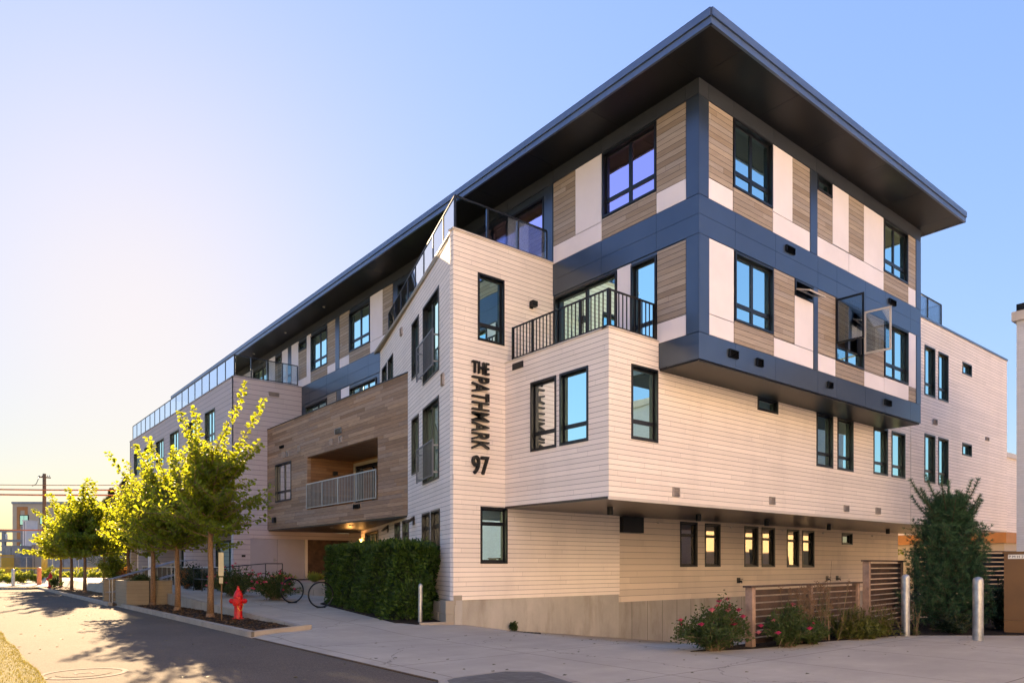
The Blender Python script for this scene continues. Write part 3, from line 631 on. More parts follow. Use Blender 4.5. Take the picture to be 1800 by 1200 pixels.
MB().box(1.945, 3.9, 7.45, 13.68, 6.161, 6.2).build('balcony_ceiling', 'wood_red', bld)
bars(FW_, 7.47, 13.66, .04, 3.98, 5.02, 'rail_grey', step=.13, mids=(9.0, 10.6, 12.1), post=.05)
wall_lamp(FB(13.68), 3.0, 5.55, .0)
for a0, a1, z0, z1, m_ in ((10.35, 10.9, 6.73, 6.93, 'rail_grey'), (10.3, 10.55, 6.35, 6.6, 'vent'), (11.15, 11.4, 6.35, 6.6, 'vent'), (14.4, 14.65, 6.5, 6.75, 'vent'), (15.7, 15.95, 6.45, 6.7, 'vent'), (16.2, 16.45, 6.45, 6.7, 'vent'), (16.3, 16.75, 6.9, 7.03, 'black'), (8.8, 9.3, 3.7, 3.86, 'black')):
    louvre(FW_, a0, a1, z0, z1, m_)
q = MB(); q.fbox(FW_, 17.25, 17.5, 0, .12, 3.55, 3.8); q.build('wall_lamp', 'black', bld)
# rooms under the bridge
MB().box(6.0, 6.2, 5.3, 18.4, .3, 3.2).build('wall', 'siding_wide', bld)
ent = MB().fbox(SK, 15.7, 15.95, .0, .12, 2.35, 2.8).build('lit_wall_lamp', 'lamp', bld)
pl = bpy.data.lights.new('lamp_light', 'POINT'); pl.energy = 5; pl.color = (1, .5, .18); pl.shadow_soft_size = .12
po = bpy.data.objects.new('lamp_light', pl); COL.objects.link(po); po.location = (4.2, 14.6, 2.55)
for y in (9.5, 11.2, 13.): MB().lathe((2.6, y, 3.17), [(.09, 0), (.09, .028)], 12).build('downlight', 'rail_grey', bld)

# --- grey sided block on the left
GA = FA(.2); GB = FB(18.4)
wg = [(38.0, 39.84, 7.7, 9.3, 'C', {}), (34.36, 36.62, 7.7, 9.3, 'A', {}), (31.4, 33.43, 7.7, 9.28, 'A', {}), (27.97, 29.95, 7.7, 9.3, 'A', {}), (24.0, 26.02, 7.7, 9.32, 'A', {}), (21.2, 22.9, 7.7, 9.35, 'A', {}),
      (37.9, 39.8, 4.5, 6.3, 'A', {}), (34.4, 36.6, 4.5, 6.3, 'A', {}), (31.4, 33.4, 4.5, 6.3, 'A', {}), (28, 30, 4.5, 6.3, 'A', {}), (24, 26, 4.5, 6.3, 'A', {}), (21.2, 22.9, 4.5, 6.3, 'A', {})]
wall('wall', GA, 18.401, 41.2, 3.2, 10.3, holes(wg), 'siding_grey'); W_list(GA, wg)
wall('wall', GB, .2, 3.48, 3.2, 10.3, [], 'siding_grey')
wall('wall', GB, .2, .98, .3, 3.2, [], 'siding_grey'); wall('wall', GB, .98, 9.0, 2.84, 3.199, [], 'siding_grey')
mb = MB(); mb.fbox(GA, 18.42, 41.2, -.2, .03, 10.301, 10.35); mb.fbox(GB, .17, 3.48, -.2, .03, 10.3005, 10.3495); mb.build('coping', 'door', bld)
MB().box(.4, 3.5, 18.6, 41, 10.1, 10.2).build('roof_deck', 'conc_plain', bld)
MB().box(.25, 9, 18.45, 41.1, 3.12, 3.19).build('soffit', 'conc_plain', bld)
louvre(GB, 1.84, 2.35, 9.66, 9.85, 'vent')
MB().fbox(GB, .58, .75, 0, .02, 1.96, 2.06).build('number_plate', 'black', bld)
# service doors
d_ = MB().fbox(GB, .99, 2.28, -.1, -.03, .9, 2.83).build('door', 'door', bld)
q = MB(); q.fbox(GB, 2.1, 2.18, -.03, .0, 1.75, 1.9); q.tube([(2.14, 18.37, 1.82), (2.25, 18.33, 1.82)], .014, 8); q.build('door_handle', 'rail_grey', d_)
MB().fbox(GB, 2.29, 3.62, -.1, -.03, .9, 2.83).build('door', 'door', bld)
MB().fbox(GB, 3.63, 3.78, -.12, .03, .9, 2.84).build('door_post', 'coping', bld)
MB().fbox(GB, 3.79, 9.0, -.1, -.03, .3, 2.83).build('wall', 'fence', bld)  # dark brown colour stands in for the shade of the deep recess
# recessed ground floor bays of the grey block
RG = FA(1.5)
wr = [(19.5, 25.5, 1.1, 2.9, 'L', {}), (27.6, 32.6, 1.1, 2.9, 'L', {}), (34.6, 38.2, .95, 2.95, 'L', {})]
wall('wall', RG, 18.55, 41.0, .3, 3.12, holes(wr), 'siding_grey'); W_list(RG, wr)
for y in (18.46, 26.7, 33.75, 38.6): MB().box(.22, 1.49, y, y+.3, .3, 3.118).build('bay_wall', 'siding_grey', bld)
MB().box(.2, 1.5, 40.9, 41.2, .3, 3.118).build('bay_wall', 'siding_grey', bld)
wall('wall', Fr((0, 41.2), (1, 0), (0, 1)), .2, 15.8, .3, 10.3, [], 'siding_grey')
# dark room cores so that the rooms behind the glass are closed
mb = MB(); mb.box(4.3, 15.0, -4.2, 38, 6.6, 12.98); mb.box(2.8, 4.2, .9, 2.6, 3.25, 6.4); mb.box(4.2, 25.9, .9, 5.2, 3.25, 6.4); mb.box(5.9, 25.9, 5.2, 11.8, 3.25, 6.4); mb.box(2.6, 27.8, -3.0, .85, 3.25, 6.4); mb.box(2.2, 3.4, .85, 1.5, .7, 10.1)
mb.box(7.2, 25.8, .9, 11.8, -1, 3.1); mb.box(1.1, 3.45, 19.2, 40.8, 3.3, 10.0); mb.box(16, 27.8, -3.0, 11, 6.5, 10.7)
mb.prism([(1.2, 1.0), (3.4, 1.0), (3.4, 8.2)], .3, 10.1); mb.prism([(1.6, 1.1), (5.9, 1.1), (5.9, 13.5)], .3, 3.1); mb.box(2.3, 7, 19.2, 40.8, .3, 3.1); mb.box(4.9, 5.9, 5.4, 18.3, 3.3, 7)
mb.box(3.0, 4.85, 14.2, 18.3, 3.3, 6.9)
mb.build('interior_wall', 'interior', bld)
# sliding screens and lamps behind the glass
# --- railings
def glass_rail(F, a0, a1, n, z0, z1, posts, mat='rail_dark', name='glass_railing'):
    mb = MB(); mb.fbox(F, a0, a1, n-.025, n+.025, z1-.035, z1)
    for a in posts: mb.fbox(F, a-.022, a+.022, n-.0235, n+.0235, z0, z1-.035)
    mb.fbox(F, a0, a1, n-.0205, n+.0205, z0+.04, z0+.07)
    r_ = mb.build(name, mat, bld, recalc=False)
    for p, q_ in zip(posts[:-1], posts[1:]):
        MB().fbox(F, p+.03, q_-.03, n-.006, n+.006, z0+.071, z1-.036).build('glass_panel', 'glass_rail', r_, recalc=False)
    return r_
fr_ = lambda a, b, k: [a+(b-a)*i/k for i in range(k+1)]
glass_rail(SK, .12, 9.5, -.08, 10.37, 11.28, fr_(.12, 9.5, 8))
glass_rail(B0, .09, 3.3, -.08, 10.37, 11.28, fr_(.1, 3.3, 3))
glass_rail(GA, 18.5, 40.6, -.08, 10.35, 11.35, fr_(18.5, 40.6, 17))
glass_rail(GB, .29, 3.3, -.08, 10.35, 11.35, fr_(.3, 3.3, 4))
glass_rail(YB, 15.9, 21.17, -.12, 11.16, 12.1, fr_(15.9, 21.17, 4))
glass_rail(Fr((21.17, 0), (0, 1), (1, 0)), -3.75, 2, -.03, 11.16, 12.1, fr_(-3.75, 2, 4))
bars(XA, -3.86, -.25, -.06, 7.19, 8.06, 'black', step=.13, mids=(-1.1, -2.9), post=.055)
bars(YB, 1.77, 3.42, -.06, 7.19, 8.06, 'black', step=.13, mids=(2.85,), post=.055)

# ================================================================== GROUND
def sm(x, a, b):
    t_ = max(0, min(1, (x-a)/(b-a))); return t_*t_*(3-2*t_)
def hz(x, y):
    h = .08*sm(y, -1.5, 1)+.03*max(0, min(y-1, 14.))
    h *= 1-.0*sm(x, 0, 1)
    if x > -.2 and y < 1.2:
        h = h*(1-sm(x, -.2, 1))-.112*max(0, min(x, 15))*sm(y, -7.9, -3.2)*sm(x, -.2, 1.5)
    if x < -3.5: h = min(h, .05*sm(x, -5.1, -4.6))
    h -= .25*sm(x, -1.5, 1.5)*0
    return h
def heightfield(xs, ys, f, name, mat, dz=0):
    mb = MB(); nx, ny = len(xs), len(ys)
    for y in ys:
        for x in xs: mb.v.append((x, y, f(x, y)+dz))
    for j in range(ny-1):
        for i in range(nx-1):
            q = (j*nx+i, j*nx+i+1, (j+1)*nx+i+1, (j+1)*nx+i); mb.f.append(q); mb.uv += [(mb.v[k][0], mb.v[k][1]) for k in q]
    return struct(name, mb, mat, recalc=False, smooth=True)
rng = lambda a, b, s: [a+(b-a)*i/int((b-a)/s) for i in range(int((b-a)/s)+1)]
heightfield(rng(-5.1, 9, .3)+rng(10, 45, 1.0), rng(-32, -9, 1.)+rng(-8.6, 19.6, .3)+rng(21, 60, 1.5), hz, 'pavement', 'conc')
struct('path', MB().face([(-9.3, -32, 0), (-5.1, -32, 0), (-5.1, 47, 0), (-9.3, 47, 0)]) or MB(), 'asphalt') if 0 else None
mb = MB(); mb.face([(-9.3, -32, 0), (-5.1, -32, 0), (-5.1, 43.5, 0), (-60, 95, 0), (-70, 80, 0), (-9.3, 36, 0)]); struct('path', mb, 'asphalt')
mb = MB(); mb.face([(-60, -60, .02), (-9.3, -60, .02), (-9.3, 36, .02), (-70, 80, .02)]); struct('grass_verge', mb, 'grassland')
mb = MB()
R_ = 1500
for (x0, x1, y0, y1) in ((-R_, R_, -R_, -32), (-R_, R_, 60, R_), (-R_, -5.1, -32, 60), (45, R_, -32, 60)): mb.face([(x0, y0, -.03), (x1, y0, -.03), (x1, y1, -.03), (x0, y1, -.03)])
struct('ground', mb, 'earth')
# edging strip between path and drive
mb = MB(); mb.box(-5.13, -5.07, -32, .2, -.05, .012); struct('path_edging', mb, 'soil_dry')
# kerbs
def kerb(name, pts, w, z0, zt, mat='granite'):
    mb = MB(); f = zt if callable(zt) else (lambda x, y: zt)
    for a, b in zip(pts[:-1], pts[1:]):
        d = Vector((b[0]-a[0], b[1]-a[1])); L = d.length; d /= L; n_ = Vector((-d.y, d.x))*w/2; k = max(1, int(L/1.5))
        for i in range(k):
            p = Vector(a[:2])+d*(L*i/k+.004); q = Vector(a[:2])+d*(L*(i+1)/k-.004)
            mb.prism([tuple(p-n_), tuple(q-n_), tuple(q+n_), tuple(p+n_)], z0, f)
    return struct(name, mb, mat)
kerb('kerb', [(-5.03, 14.6), (-5.03, .55)], .15, -.1, .13)
kerb('kerb', [(-5.1, .47), (-3.5, .95)], .15, -.1, lambda x, y: .13+.04*(x+5)/1.5)
kerb('kerb', [(-3.56, 1.05), (-3.56, 14.1)], .13, -.1, lambda x, y: hz(-3.3, y)+.035)
mb = MB(); mb.prism([(-4.95, .6), (-3.62, .98), (-3.62, 14.5), (-4.95, 14.5)], -.05, .085); struct('mulch_bed', mb, 'soil')
kerb('kerb', [(-5.25, 15.9), (-5.2, 41.3)], .16, -.1, .13); kerb('kerb', [(-3.3, 15.9), (-3.3, 41.3)], .16, -.1, lambda x, y: .3)
mb = MB(); mb.prism([(-5.17, 15.9), (-3.38, 15.9), (-3.38, 42.3), (-5.17, 42.3)], -.05, .09); struct('mulch_bed', mb, 'soil_dry')
# hedge bed and its kerb
mb = MB(); mb.prism([(-1.15, 1.0), (-.3, .25), (.6, .2), (.8, 2.0), (2.9, 9.2), (1.3, 9.6), (-.4, 7.4)], -.1, lambda x, y: hz(x, y)+.03); struct('mulch_bed', mb, 'soil')
kerb('kerb', [(-.85, .28), (.02, .02)], .14, -.1, .12)
mb = MB(); mb.prism([(-.9, .35), (.6, .3), (.6, 1.2), (-1.1, 1.1)], -.05, lambda x, y: hz(x, y)+.034); struct('mulch_bed', mb, 'soil')
# planting bed along the fence and under the pine
PB = [(.35, -7.25), (1.7, -7.72), (4.2, -7.95), (6.6, -8.35), (8.6, -10.0), (13.5, -12.0), (14.5, -8.0), (12, -6.6), (6.8, -7.0), (1.8, -7.2)]
mb = MB(); mb.prism(PB, -.5, .015); struct('mulch_bed', mb, 'soil')
# terrace with granite step wall
mb = MB(); mb.prism([(-.55, 15.4), (1.4, 10.9), (5, 11), (6, 18.4), (.2, 18.4), (-.6, 18.3)], .2, .86); struct('terrace', mb, 'conc_plain')
# turf blades at the near left
gr = MB(); q = random.Random(2)
for i in range(26000):
    y = -10+q.random()**1.3*22; x = -9.32-q.random()**1.6*3.5+.03*sin(y*1.7)
    h = q.uniform(.015, .04); a = q.uniform(0, 2*pi); wd = .006; dx, dy = cos(a)*wd, sin(a)*wd; lx, ly = q.uniform(-.03, .03), q.uniform(-.03, .03)
    gr.v += [(x-dx, y-dy, .015), (x+dx, y+dy, .015), (x+lx, y+ly, .02+h)]; k = len(gr.v); gr.f.append((k-3, k-2, k-1)); gr.uv += [(0, 0)]*3
tag(gr.build('grass', 'grass', recalc=False), 'dry yellow green turf along the asphalt path', 'grass', kind='stuff')
# fallen leaves
fl = MB(); q = random.Random(8)
for i in range(260):
    if i < 120: x, y, z = q.uniform(-9.3, -5.2), q.uniform(-9, 30), .004
    elif i < 220: x = q.uniform(-5, 6); y = q.uniform(-10, -2); z = hz(x, y)+.004
    else: x = q.uniform(-4.9, -3.7); y = q.uniform(1, 14); z = .09
    a = q.uniform(0, 2*pi); s = q.uniform(.02, .045); fl.face([(x+s*cos(a+t_), y+s*sin(a+t_)*.7, z+.01*(k % 2)) for k, t_ in enumerate((0, 1.6, 3.1, 4.7))])
tag(fl.build('fallen_leaves', 'dry_leaf', recalc=False), 'scattered small brown fallen leaves on the paving', 'leaves', kind='stuff')
mc = MB(); q = random.Random(9)
for i in range(2600):
    if i < 1900: x, y, z = q.uniform(-4.9, -3.65), q.uniform(1., 14.4), .088
    else: x, y, z = q.uniform(-5.1, -3.4), q.uniform(16, 40), .092
    a = q.uniform(0, pi); l_, w_ = q.uniform(.02, .06), .012; c_, s_ = cos(a), sin(a)
    mc.face([(x-c_*l_-s_*w_, y-s_*l_+c_*w_, z+q.uniform(0, .03)), (x+c_*l_-s_*w_, y+s_*l_+c_*w_, z+q.uniform(0, .03)), (x+c_*l_+s_*w_, y+s_*l_-c_*w_, z+.005), (x-c_*l_+s_*w_, y-s_*l_-c_*w_, z+.005)])
tag(mc.build('mulch_chips', 'soil_dry', recalc=False), 'loose bark chips lying on the planting beds', 'bark chips', kind='stuff')
# manhole ring and the cobbled island, drain
mh = thing('manhole_cover', 'round manhole cover with a worn white painted ring on the asphalt path', 'manhole', (-8.78, -3.3, 0))
mb = MB(); k = 40
for i in range(k):
    a, b = 2*pi*i/k, 2*pi*(i+1)/k; mb.face([(.50*cos(a), .50*sin(a), .006), (.50*cos(b), .50*sin(b), .006), (.58*cos(b), .58*sin(b), .006), (.58*cos(a), .58*sin(a), .006)])
mb.build('painted_ring', 'road_paint', mh, recalc=False)
mb = MB(); mb.face([(.36*cos(2*pi*i/k), .36*sin(2*pi*i/k), .005) for i in range(k)]); mb.build('lid', 'asphalt', mh, recalc=False)
mb = MB(); mb.box(-.12, .12, -.015, .015, .007, .009); mb.box(-.12, -.09, -.1, .1, .0075, .0095); mb.box(.09, .12, -.1, .1, .0075, .0095); mb.build('marking', 'road_paint', mh)
isl = [(-5.5, -9.6), (-5.45, -7.75), (-5.35, -7.55), (-5.15, -7.45), (-4.1, -7.42), (-3.72, -7.8), (-4.2, -9.6)]
ti = thing('kerb_island', 'low kerbed island of dark cobbles at the drive edge', 'kerb island', (-4.7, -8.4, 0))
def ring(pts, s):
    cx = sum(p[0] for p in pts)/len(pts); cy = sum(p[1] for p in pts)/len(pts); return [((p[0]-cx)*s+cx, (p[1]-cy)*s+cy) for p in pts]
mb = MB(); mb.prism([(x+4.7, y+8.4) for x, y in isl], -.05, .09); mb.build('kerb', 'granite', ti)
mb = MB(); mb.prism([(x+4.7, y+8.4) for x, y in ring(isl, .85)], .05, .096); mb.build('cobbles', 'cobble', ti)
dr = MB(); dz = hz(.6, -2.1)
for i in range(9):
    t0 = i/9; dr.prism([(.42+.26*t0-.07, -1.75-.9*t0), (.42+.26*t0+.07, -1.75-.9*t0), (.42+.26*(t0+.07)+.07, -1.75-.9*(t0+.07)), (.42+.26*(t0+.07)-.07, -1.75-.9*(t0+.07))], dz-.1, dz+.02)
tag(dr.build('drain_grate', 'cast_iron'), 'narrow dark slotted drain in the concrete drive by the foundation wall', 'drain')

# ================================================================== PLANTS
def leafmesh(items, mb=None, fold=.25):
    """items: (position, direction, normal, length, width)"""
    mb = mb or MB()
    for p, d, n_, L, wd in items:
        sd_ = d.cross(n_)
        if sd_.length < 1e-4: continue
        sd_.normalize(); up = sd_.cross(d).normalized()*fold*wd
        b = p; m1 = p+d*L*.35; m2 = p+d*L*.75; tp = p+d*L
        k = len(mb.v)
        mb.v += [tuple(b), tuple(m1+sd_*wd*.5+up), tuple(m2+sd_*wd*.42+up), tuple(tp), tuple(m2-sd_*wd*.42+up), tuple(m1-sd_*wd*.5+up)]
        mb.f += [(k, k+1, k+2, k+3), (k, k+3, k+4, k+5)]; mb.uv += [(0, 0)]*8
    return mb
def rv(q): return Vector((q.gauss(0, 1), q.gauss(0, 1), q.gauss(0, 1))).normalized()
def street_tree(x, y, z, H, seed, label, rad=1.0, dens=1.0, whips=None, ls=.112, group='street trees in the mulch beds along the path', lean=0):
    q = random.Random(seed); t = thing('street_tree', label, 'tree', (x, y, z), group)
    tr = MB(); kx = [q.uniform(-.05, .05) for _ in range(8)]
    top = H*.66; pts = [(lean*i/7+kx[i]*.5*(i > 0), kx[-1-i]*.5*(i > 0), top*i/7) for i in range(8)]
    tr.tube(pts, [.105, .088, .08, .074, .062, .048, .034, .016], 10)
    tr.lathe((0, 0, -.06), [(.16, 0), (.13, .08), (.1, .2)], 12)
    it = []; br = MB()
    def at_(h):
        f = max(0, min(.999, h/top))*7; i = int(f); a, b = Vector(pts[i]), Vector(pts[i+1]); return a+(b-a)*(f-i)
    def shoot(p, d, L, r0, curve, sub=0, spacing=.046, lz=ls):
        n_ = max(3, int(L/.16)); P = [Vector(p)]; D = d.normalized()
        for i in range(n_):
            D = (D+Vector((0, 0, curve))+rv(q)*.10).normalized(); P.append(P[-1]+D*L/n_)
        br.tube([tuple(a) for a in P], [max(.004, r0*(1-i/len(P))) for i in range(len(P))], 5, cap=False)
        m_ = int(L/spacing)
        for i in range(m_):
            f = (.12+.88*i/m_)*n_; k = min(int(f), n_-1); pp = P[k]+(P[k+1]-P[k])*(f-k); dd = (P[k+1]-P[k]).normalized()
            a = rv(q); side = dd.cross(a)
            if side.length < .1: continue
            side.normalize(); ld = (side*1.0+dd*.35+Vector((0, 0, -.25+q.uniform(-.2, .3)))).normalized(); s_ = lz*q.uniform(.75, 1.25)
            it.append((pp+side*.02, ld, (Vector((0, 0, 1))+rv(q)*.55).normalized(), s_, s_*.85))
        if sub:
            for i in range(sub):
                f = q.uniform(.2, .85)*n_; k = int(f); dd = (P[k+1]-P[k]).normalized(); o_ = rv(q); o_.z = abs(o_.z)*.5-.1
                shoot(P[k], (dd*.7+o_*.9).normalized(), L*q.uniform(.35, .6), r0*.5, q.uniform(-.03, .07), 0, spacing, lz)
    nb = int(46*dens)
    for i in range(nb):
        f = i/nb; h = H*(.34+.28*f)*q.uniform(.97, 1.03); az = i*2.39996+q.uniform(-.3, .3)
        L = rad*(1.7-.75*f)*q.uniform(.7, 1.15); el = .05+1.1*f*q.uniform(.7, 1.2)
        shoot(at_(h), Vector((cos(az), sin(az), el)), L, .022, q.uniform(.0, .08), 5)
    for i in range(int(40*dens)):       # inner fill
        h = H*q.uniform(.36, .6); az = q.uniform(0, 2*pi); shoot(at_(h), Vector((cos(az), sin(az), q.uniform(-.2, .8))), rad*q.uniform(.5, .9), .012, .03, 3)
    wl = whips or [(q.uniform(0, 2*pi), q.uniform(.15, .8), q.uniform(1.1, 2.0)) for _ in range(12)]
    for az, out, L in wl:
        h = H*q.uniform(.48, .6); p = at_(h); shoot(p, Vector((cos(az)*out, sin(az)*out, 1)), L*1.45, .018, .03, 0, .026, ls*1.15)
    to = tr.build('trunk', 'bark', t, smooth=True, recalc=False)
    br.build('limbs', 'bark_pale', t, smooth=True, recalc=False)
    leafmesh(it).build('crown', 'leaf', t, recalc=False)
    return t
rt = math.atan2(RT[1], RT[0])      # azimuth of "right in view"
street_tree(-4.3, 6.17, .07, 6.95, 11, 'young street tree nearest the red hydrant with tall upright yellow-lit shoots', 1.0, 1.1,
            whips=[(rt+.3, .06, 2.1), (rt+2.6, .1, 1.9), (rt+.5, .8, 2.3), (rt-.3, 1.3, 1.6), (rt+3.0, 1.0, 1.9), (rt+.1, .6, 1.4), (rt+2.9, .35, 1.5), (rt+1.5, .5, 1.2), (rt-1.6, .5, 1.1), (rt+3.3, .6, 1.3), (rt-.1, 1.7, 1.3)])
street_tree(-4.22, 10.14, .07, 5.9, 12, 'middle tree of the three in the black mulch bed', 1.2, 1.15)
street_tree(-4.17, 13.9, .07, 6.0, 13, 'third tree of the near bed, growing beside the concrete planter', 1.2, 1.1)
street_tree(-4.29, 20.5, .08, 5.3, 14, 'tree just past the steps at the near end of the brown mulch bed', 1.0, .8) if 0 else None
for i, (x, y, H_, lab) in enumerate(((-4.3, 28.9, 5.9, 'tree nearest the steps in the far brown mulch bed'), (-4.34, 33.4, 5.6, 'middle tree of the far brown mulch bed'), (-3.97, 41.3, 5.6, 'tree by the small far hydrant at the end of the far bed'),
                                       (-1.9, 30.5, 5.8, 'dark crowned tree on the building side of the far walkway'), (-1.7, 39.5, 5.6, 'farthest street tree, behind the far walkway'))):
    street_tree(x, y, .09 if x < -3 else .4, H_, 20+i, lab, 1.2, .95, ls=.15)
def hedge_like(name, label, cat, pts, z0, z1, n, mat, ls, seed, inner=None):
    q = random.Random(seed); cx = sum(p[0] for p in pts)/len(pts); cy = sum(p[1] for p in pts)/len(pts)
    t = thing(name, label, cat, (cx, cy, z0)); P = [(x-cx, y-cy) for x, y in pts]; it = []
    per = [math.dist(P[i], P[(i+1) % len(P)]) for i in range(len(P))]; tot = sum(per); Hh = z1-z0
    xs_ = [p[0] for p in P]; ys_ = [p[1] for p in P]
    def inside(x, y):
        c = False
        for i in range(len(P)):
            (xa, ya), (xb, yb) = P[i], P[(i+1) % len(P)]
            if (ya > y) != (yb > y) and x < (xb-xa)*(y-ya)/(yb-ya)+xa: c = not c
        return c
    for i in range(n):
        if q.random() < .68:
            r = q.uniform(0, tot); k = 0
            while r > per[k]: r -= per[k]; k += 1
            a, b = Vector((*P[k], 0)), Vector((*P[(k+1) % len(P)], 0)); d = (b-a).normalized(); nn = Vector((d.y, -d.x, 0)); p = a+d*r
            if (p+nn*.01).length < p.length: nn = -nn
            zz = Hh*q.random()**.9; bulge = .13*sin(p.x*3.1+p.y*2.3+zz*2.2)+.10*sin(p.y*5.7+zz*4.1+1)+.08*sin(zz*7+p.y*8)-.12+(.1 if q.random() < .06 else 0)
            p = p+nn*(bulge-abs(q.gauss(0, .09))-.9*max(0, zz/Hh-.82))+Vector((0, 0, zz)); out = nn
        else:
            for _ in range(20):
                x, y = q.uniform(min(xs_), max(xs_)), q.uniform(min(ys_), max(ys_))
                if inside(x, y): break
            p = Vector((x, y, Hh+.07*sin(x*4+y*2)+.06*sin(y*5.3+x)-.05-abs(q.gauss(0, .05))+(.12 if q.random() < .12 else 0)*q.random())); out = Vector((0, 0, 1))
        d = (out*.8+rv(q)+Vector((0, 0, .5))).normalized(); s_ = ls*q.uniform(.7, 1.3)
        it.append((p, d, (out+rv(q)*.6).normalized(), s_, s_*.5))
    leafmesh(it).build('foliage', mat, t, recalc=False)
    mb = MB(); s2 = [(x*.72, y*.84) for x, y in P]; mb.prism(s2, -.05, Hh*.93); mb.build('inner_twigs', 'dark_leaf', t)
    return t
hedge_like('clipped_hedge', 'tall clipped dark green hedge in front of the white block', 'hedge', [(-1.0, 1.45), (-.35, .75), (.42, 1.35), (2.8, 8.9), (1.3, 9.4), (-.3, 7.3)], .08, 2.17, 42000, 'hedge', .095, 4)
def bush(name, label, cat, x, y, z, rx, ry, h, n, mat, ls, seed, flowers=0, fmat='pink', group=None, spiky=0, stemmat='bark_pale'):
    q = random.Random(seed); t = thing(name, label, cat, (x, y, z), group); it = []; st = MB(); fl_ = MB(); tips = []
    ns = max(10, int(n/75))
    for i in range(ns):
        az = q.uniform(0, 2*pi); r = q.random()**.6; hh = h*(1-.55*r*r)*q.uniform(.6, 1.12); tip = Vector((rx*r*cos(az), ry*r*sin(az), hh)); b = Vector((rx*.2*q.gauss(0, .5), ry*.2*q.gauss(0, .5), 0))
        mid = (b+tip)*.5+Vector((0, 0, h*.12)); P = [b, (b+mid)*.5, mid, (mid+tip)*.5, tip]
        st.tube([tuple(a) for a in P], [.008, .007, .006, .005, .003], 4, cap=False); tips.append(tip)
        for k in range(75):
            f = q.uniform(.15, 1)*4; j = min(3, int(f)); p = P[j]+(P[j+1]-P[j])*(f-j)+rv(q)*(.05+.09*q.random()*min(1, h))
            if p.z < .01: p.z = .02
            s_ = ls*q.uniform(.7, 1.3); it.append((p, (rv(q)+Vector((0, 0, .5+spiky))).normalized(), (rv(q)*.7+Vector((0, 0, 1))).normalized(), s_, s_*(.55 if not spiky else .16)))
    st.build('stems', stemmat, t, recalc=False); leafmesh(it).build('foliage', mat, t, recalc=False)
    for i in range(flowers):
        tip = q.choice(tips)+rv(q)*.08; fm = MB()
        for k in range(14):
            a = 2*pi*k/5+(.6 if k > 4 else 0); rr = .032 if k < 5 else .022 if k < 10 else .012; d = Vector((cos(a), sin(a), .5+.3*(k//5))).normalized(); leafmesh([(tip+Vector((0, 0, .004*k)), d, Vector((-d.x, -d.y, 1)).normalized(), rr*2.3, rr*2.3)], fm)
        fm.build('blossom', fmat if q.random() < .7 else 'pink_pale', t, recalc=False)
    return t
# roses, near right
bush('rose_bush', 'low sprawling rose bush with pink blooms at the open end of the wood fence', 'rose bush', .85, -7.4, 0, .95, .65, .75, 6500, 'rose_leaf', .06, 31, 10)
bush('rose_bush', 'taller rose bush with pink blooms against the outer side of the fence post', 'rose bush', 1.45, -7.3, 0, .5, .35, 1.0, 2200, 'rose_leaf', .055, 32, 8)
bush('rose_bush', 'rose bush with bright magenta blooms just inside the first slatted fence bay', 'rose bush', 2.45, -7.95, 0, .8, .4, .75, 5200, 'rose_leaf', .06, 33, 9)
def stalks(name, label, cat, x, y, z, rx, ry, h, ns, seed, mat='dry_leaf', heads=True, lf=16, ls=.09, smat='bark_pale'):
    q = random.Random(seed); t = thing(name, label, cat, (x, y, z)); st = MB(); it = []; hd = MB()
    for i in range(ns):
        b = Vector((rx*q.gauss(0, .4), ry*q.gauss(0, .4), 0)); tip = b+Vector((q.gauss(0, .12), q.gauss(0, .12), h*q.uniform(.6, 1.1))); m_ = (b+tip)/2+rv(q)*.04
        st.tube([tuple(b), tuple(m_), tuple(tip)], [.006, .005, .003], 4, cap=False)
        for k in range(lf):
            f = q.uniform(.02, .85); p = b+(tip-b)*f; d = rv(q); d.z = abs(d.z)*.5+.1; s_ = ls*q.uniform(.6, 1.3)*(1.15-f*.6); it.append((p, d.normalized(), Vector((0, 0, 1)), s_, s_*.28))
        if heads:
            for k in range(12):
                d = rv(q); d.z = abs(d.z); p = tip-Vector((0, 0, q.uniform(0, .12))); e_ = p+d*.05; st.tube([tuple(p), tuple(e_)], [.002, .002], 3, cap=False)
                leafmesh([(e_, rv(q), rv(q), .018, .018), (e_, rv(q), rv(q), .018, .018)], hd)
    st.build('stems', smat, t, recalc=False); leafmesh(it).build('foliage', mat, t, recalc=False)
    if heads: hd.build('seed_heads', 'bark', t, recalc=False)
    return t
stalks('perennial_plant', 'brown dried perennial with seed heads in the middle of the fence bed', 'plant', 3.35, -7.75, 0, .55, .2, 1.05, 55, 41)
stalks('perennial_plant', 'tall dark flowering stalks rising above the fence rail', 'plant', 4.2, -7.8, 0, .35, .2, 1.2, 22, 42, 'rose_leaf')
stalks('perennial_plant', 'yellow green leafy perennial near the tall fence', 'plant', 4.95, -7.95, 0, .6, .3, .72, 60, 43, 'perennial_leaf', False, 26, .15)
bush('evergreen_shrub', 'low green shrub in the fence bed between the roses and the dried stalks', 'shrub', 3.3, -8.0, 0, .6, .3, .45, 2600, 'rose_leaf', .06, 58)
bush('evergreen_shrub', 'low olive shrub at the foot of the fence near its right end', 'shrub', 5.3, -8.2, 0, .7, .3, .42, 2600, 'perennial_leaf', .07, 59)
stalks('perennial_plant', 'single thin tall stalk standing above the slatted fence', 'plant', 4.75, -7.6, 0, .12, .1, 1.55, 6, 44, 'rose_leaf', False)
stalks('perennial_plant', 'low green perennial clump beside the left steel bollard', 'plant', 5.9, -8.1, 0, .5, .3, .7, 40, 45, 'perennial_leaf', False, 24, .13)
stalks('weed', 'thin leafy weed growing up the left steel bollard', 'weed', 6.75, -8.55, 0, .22, .15, .75, 9, 46, 'rose_leaf', False, 18, .08)
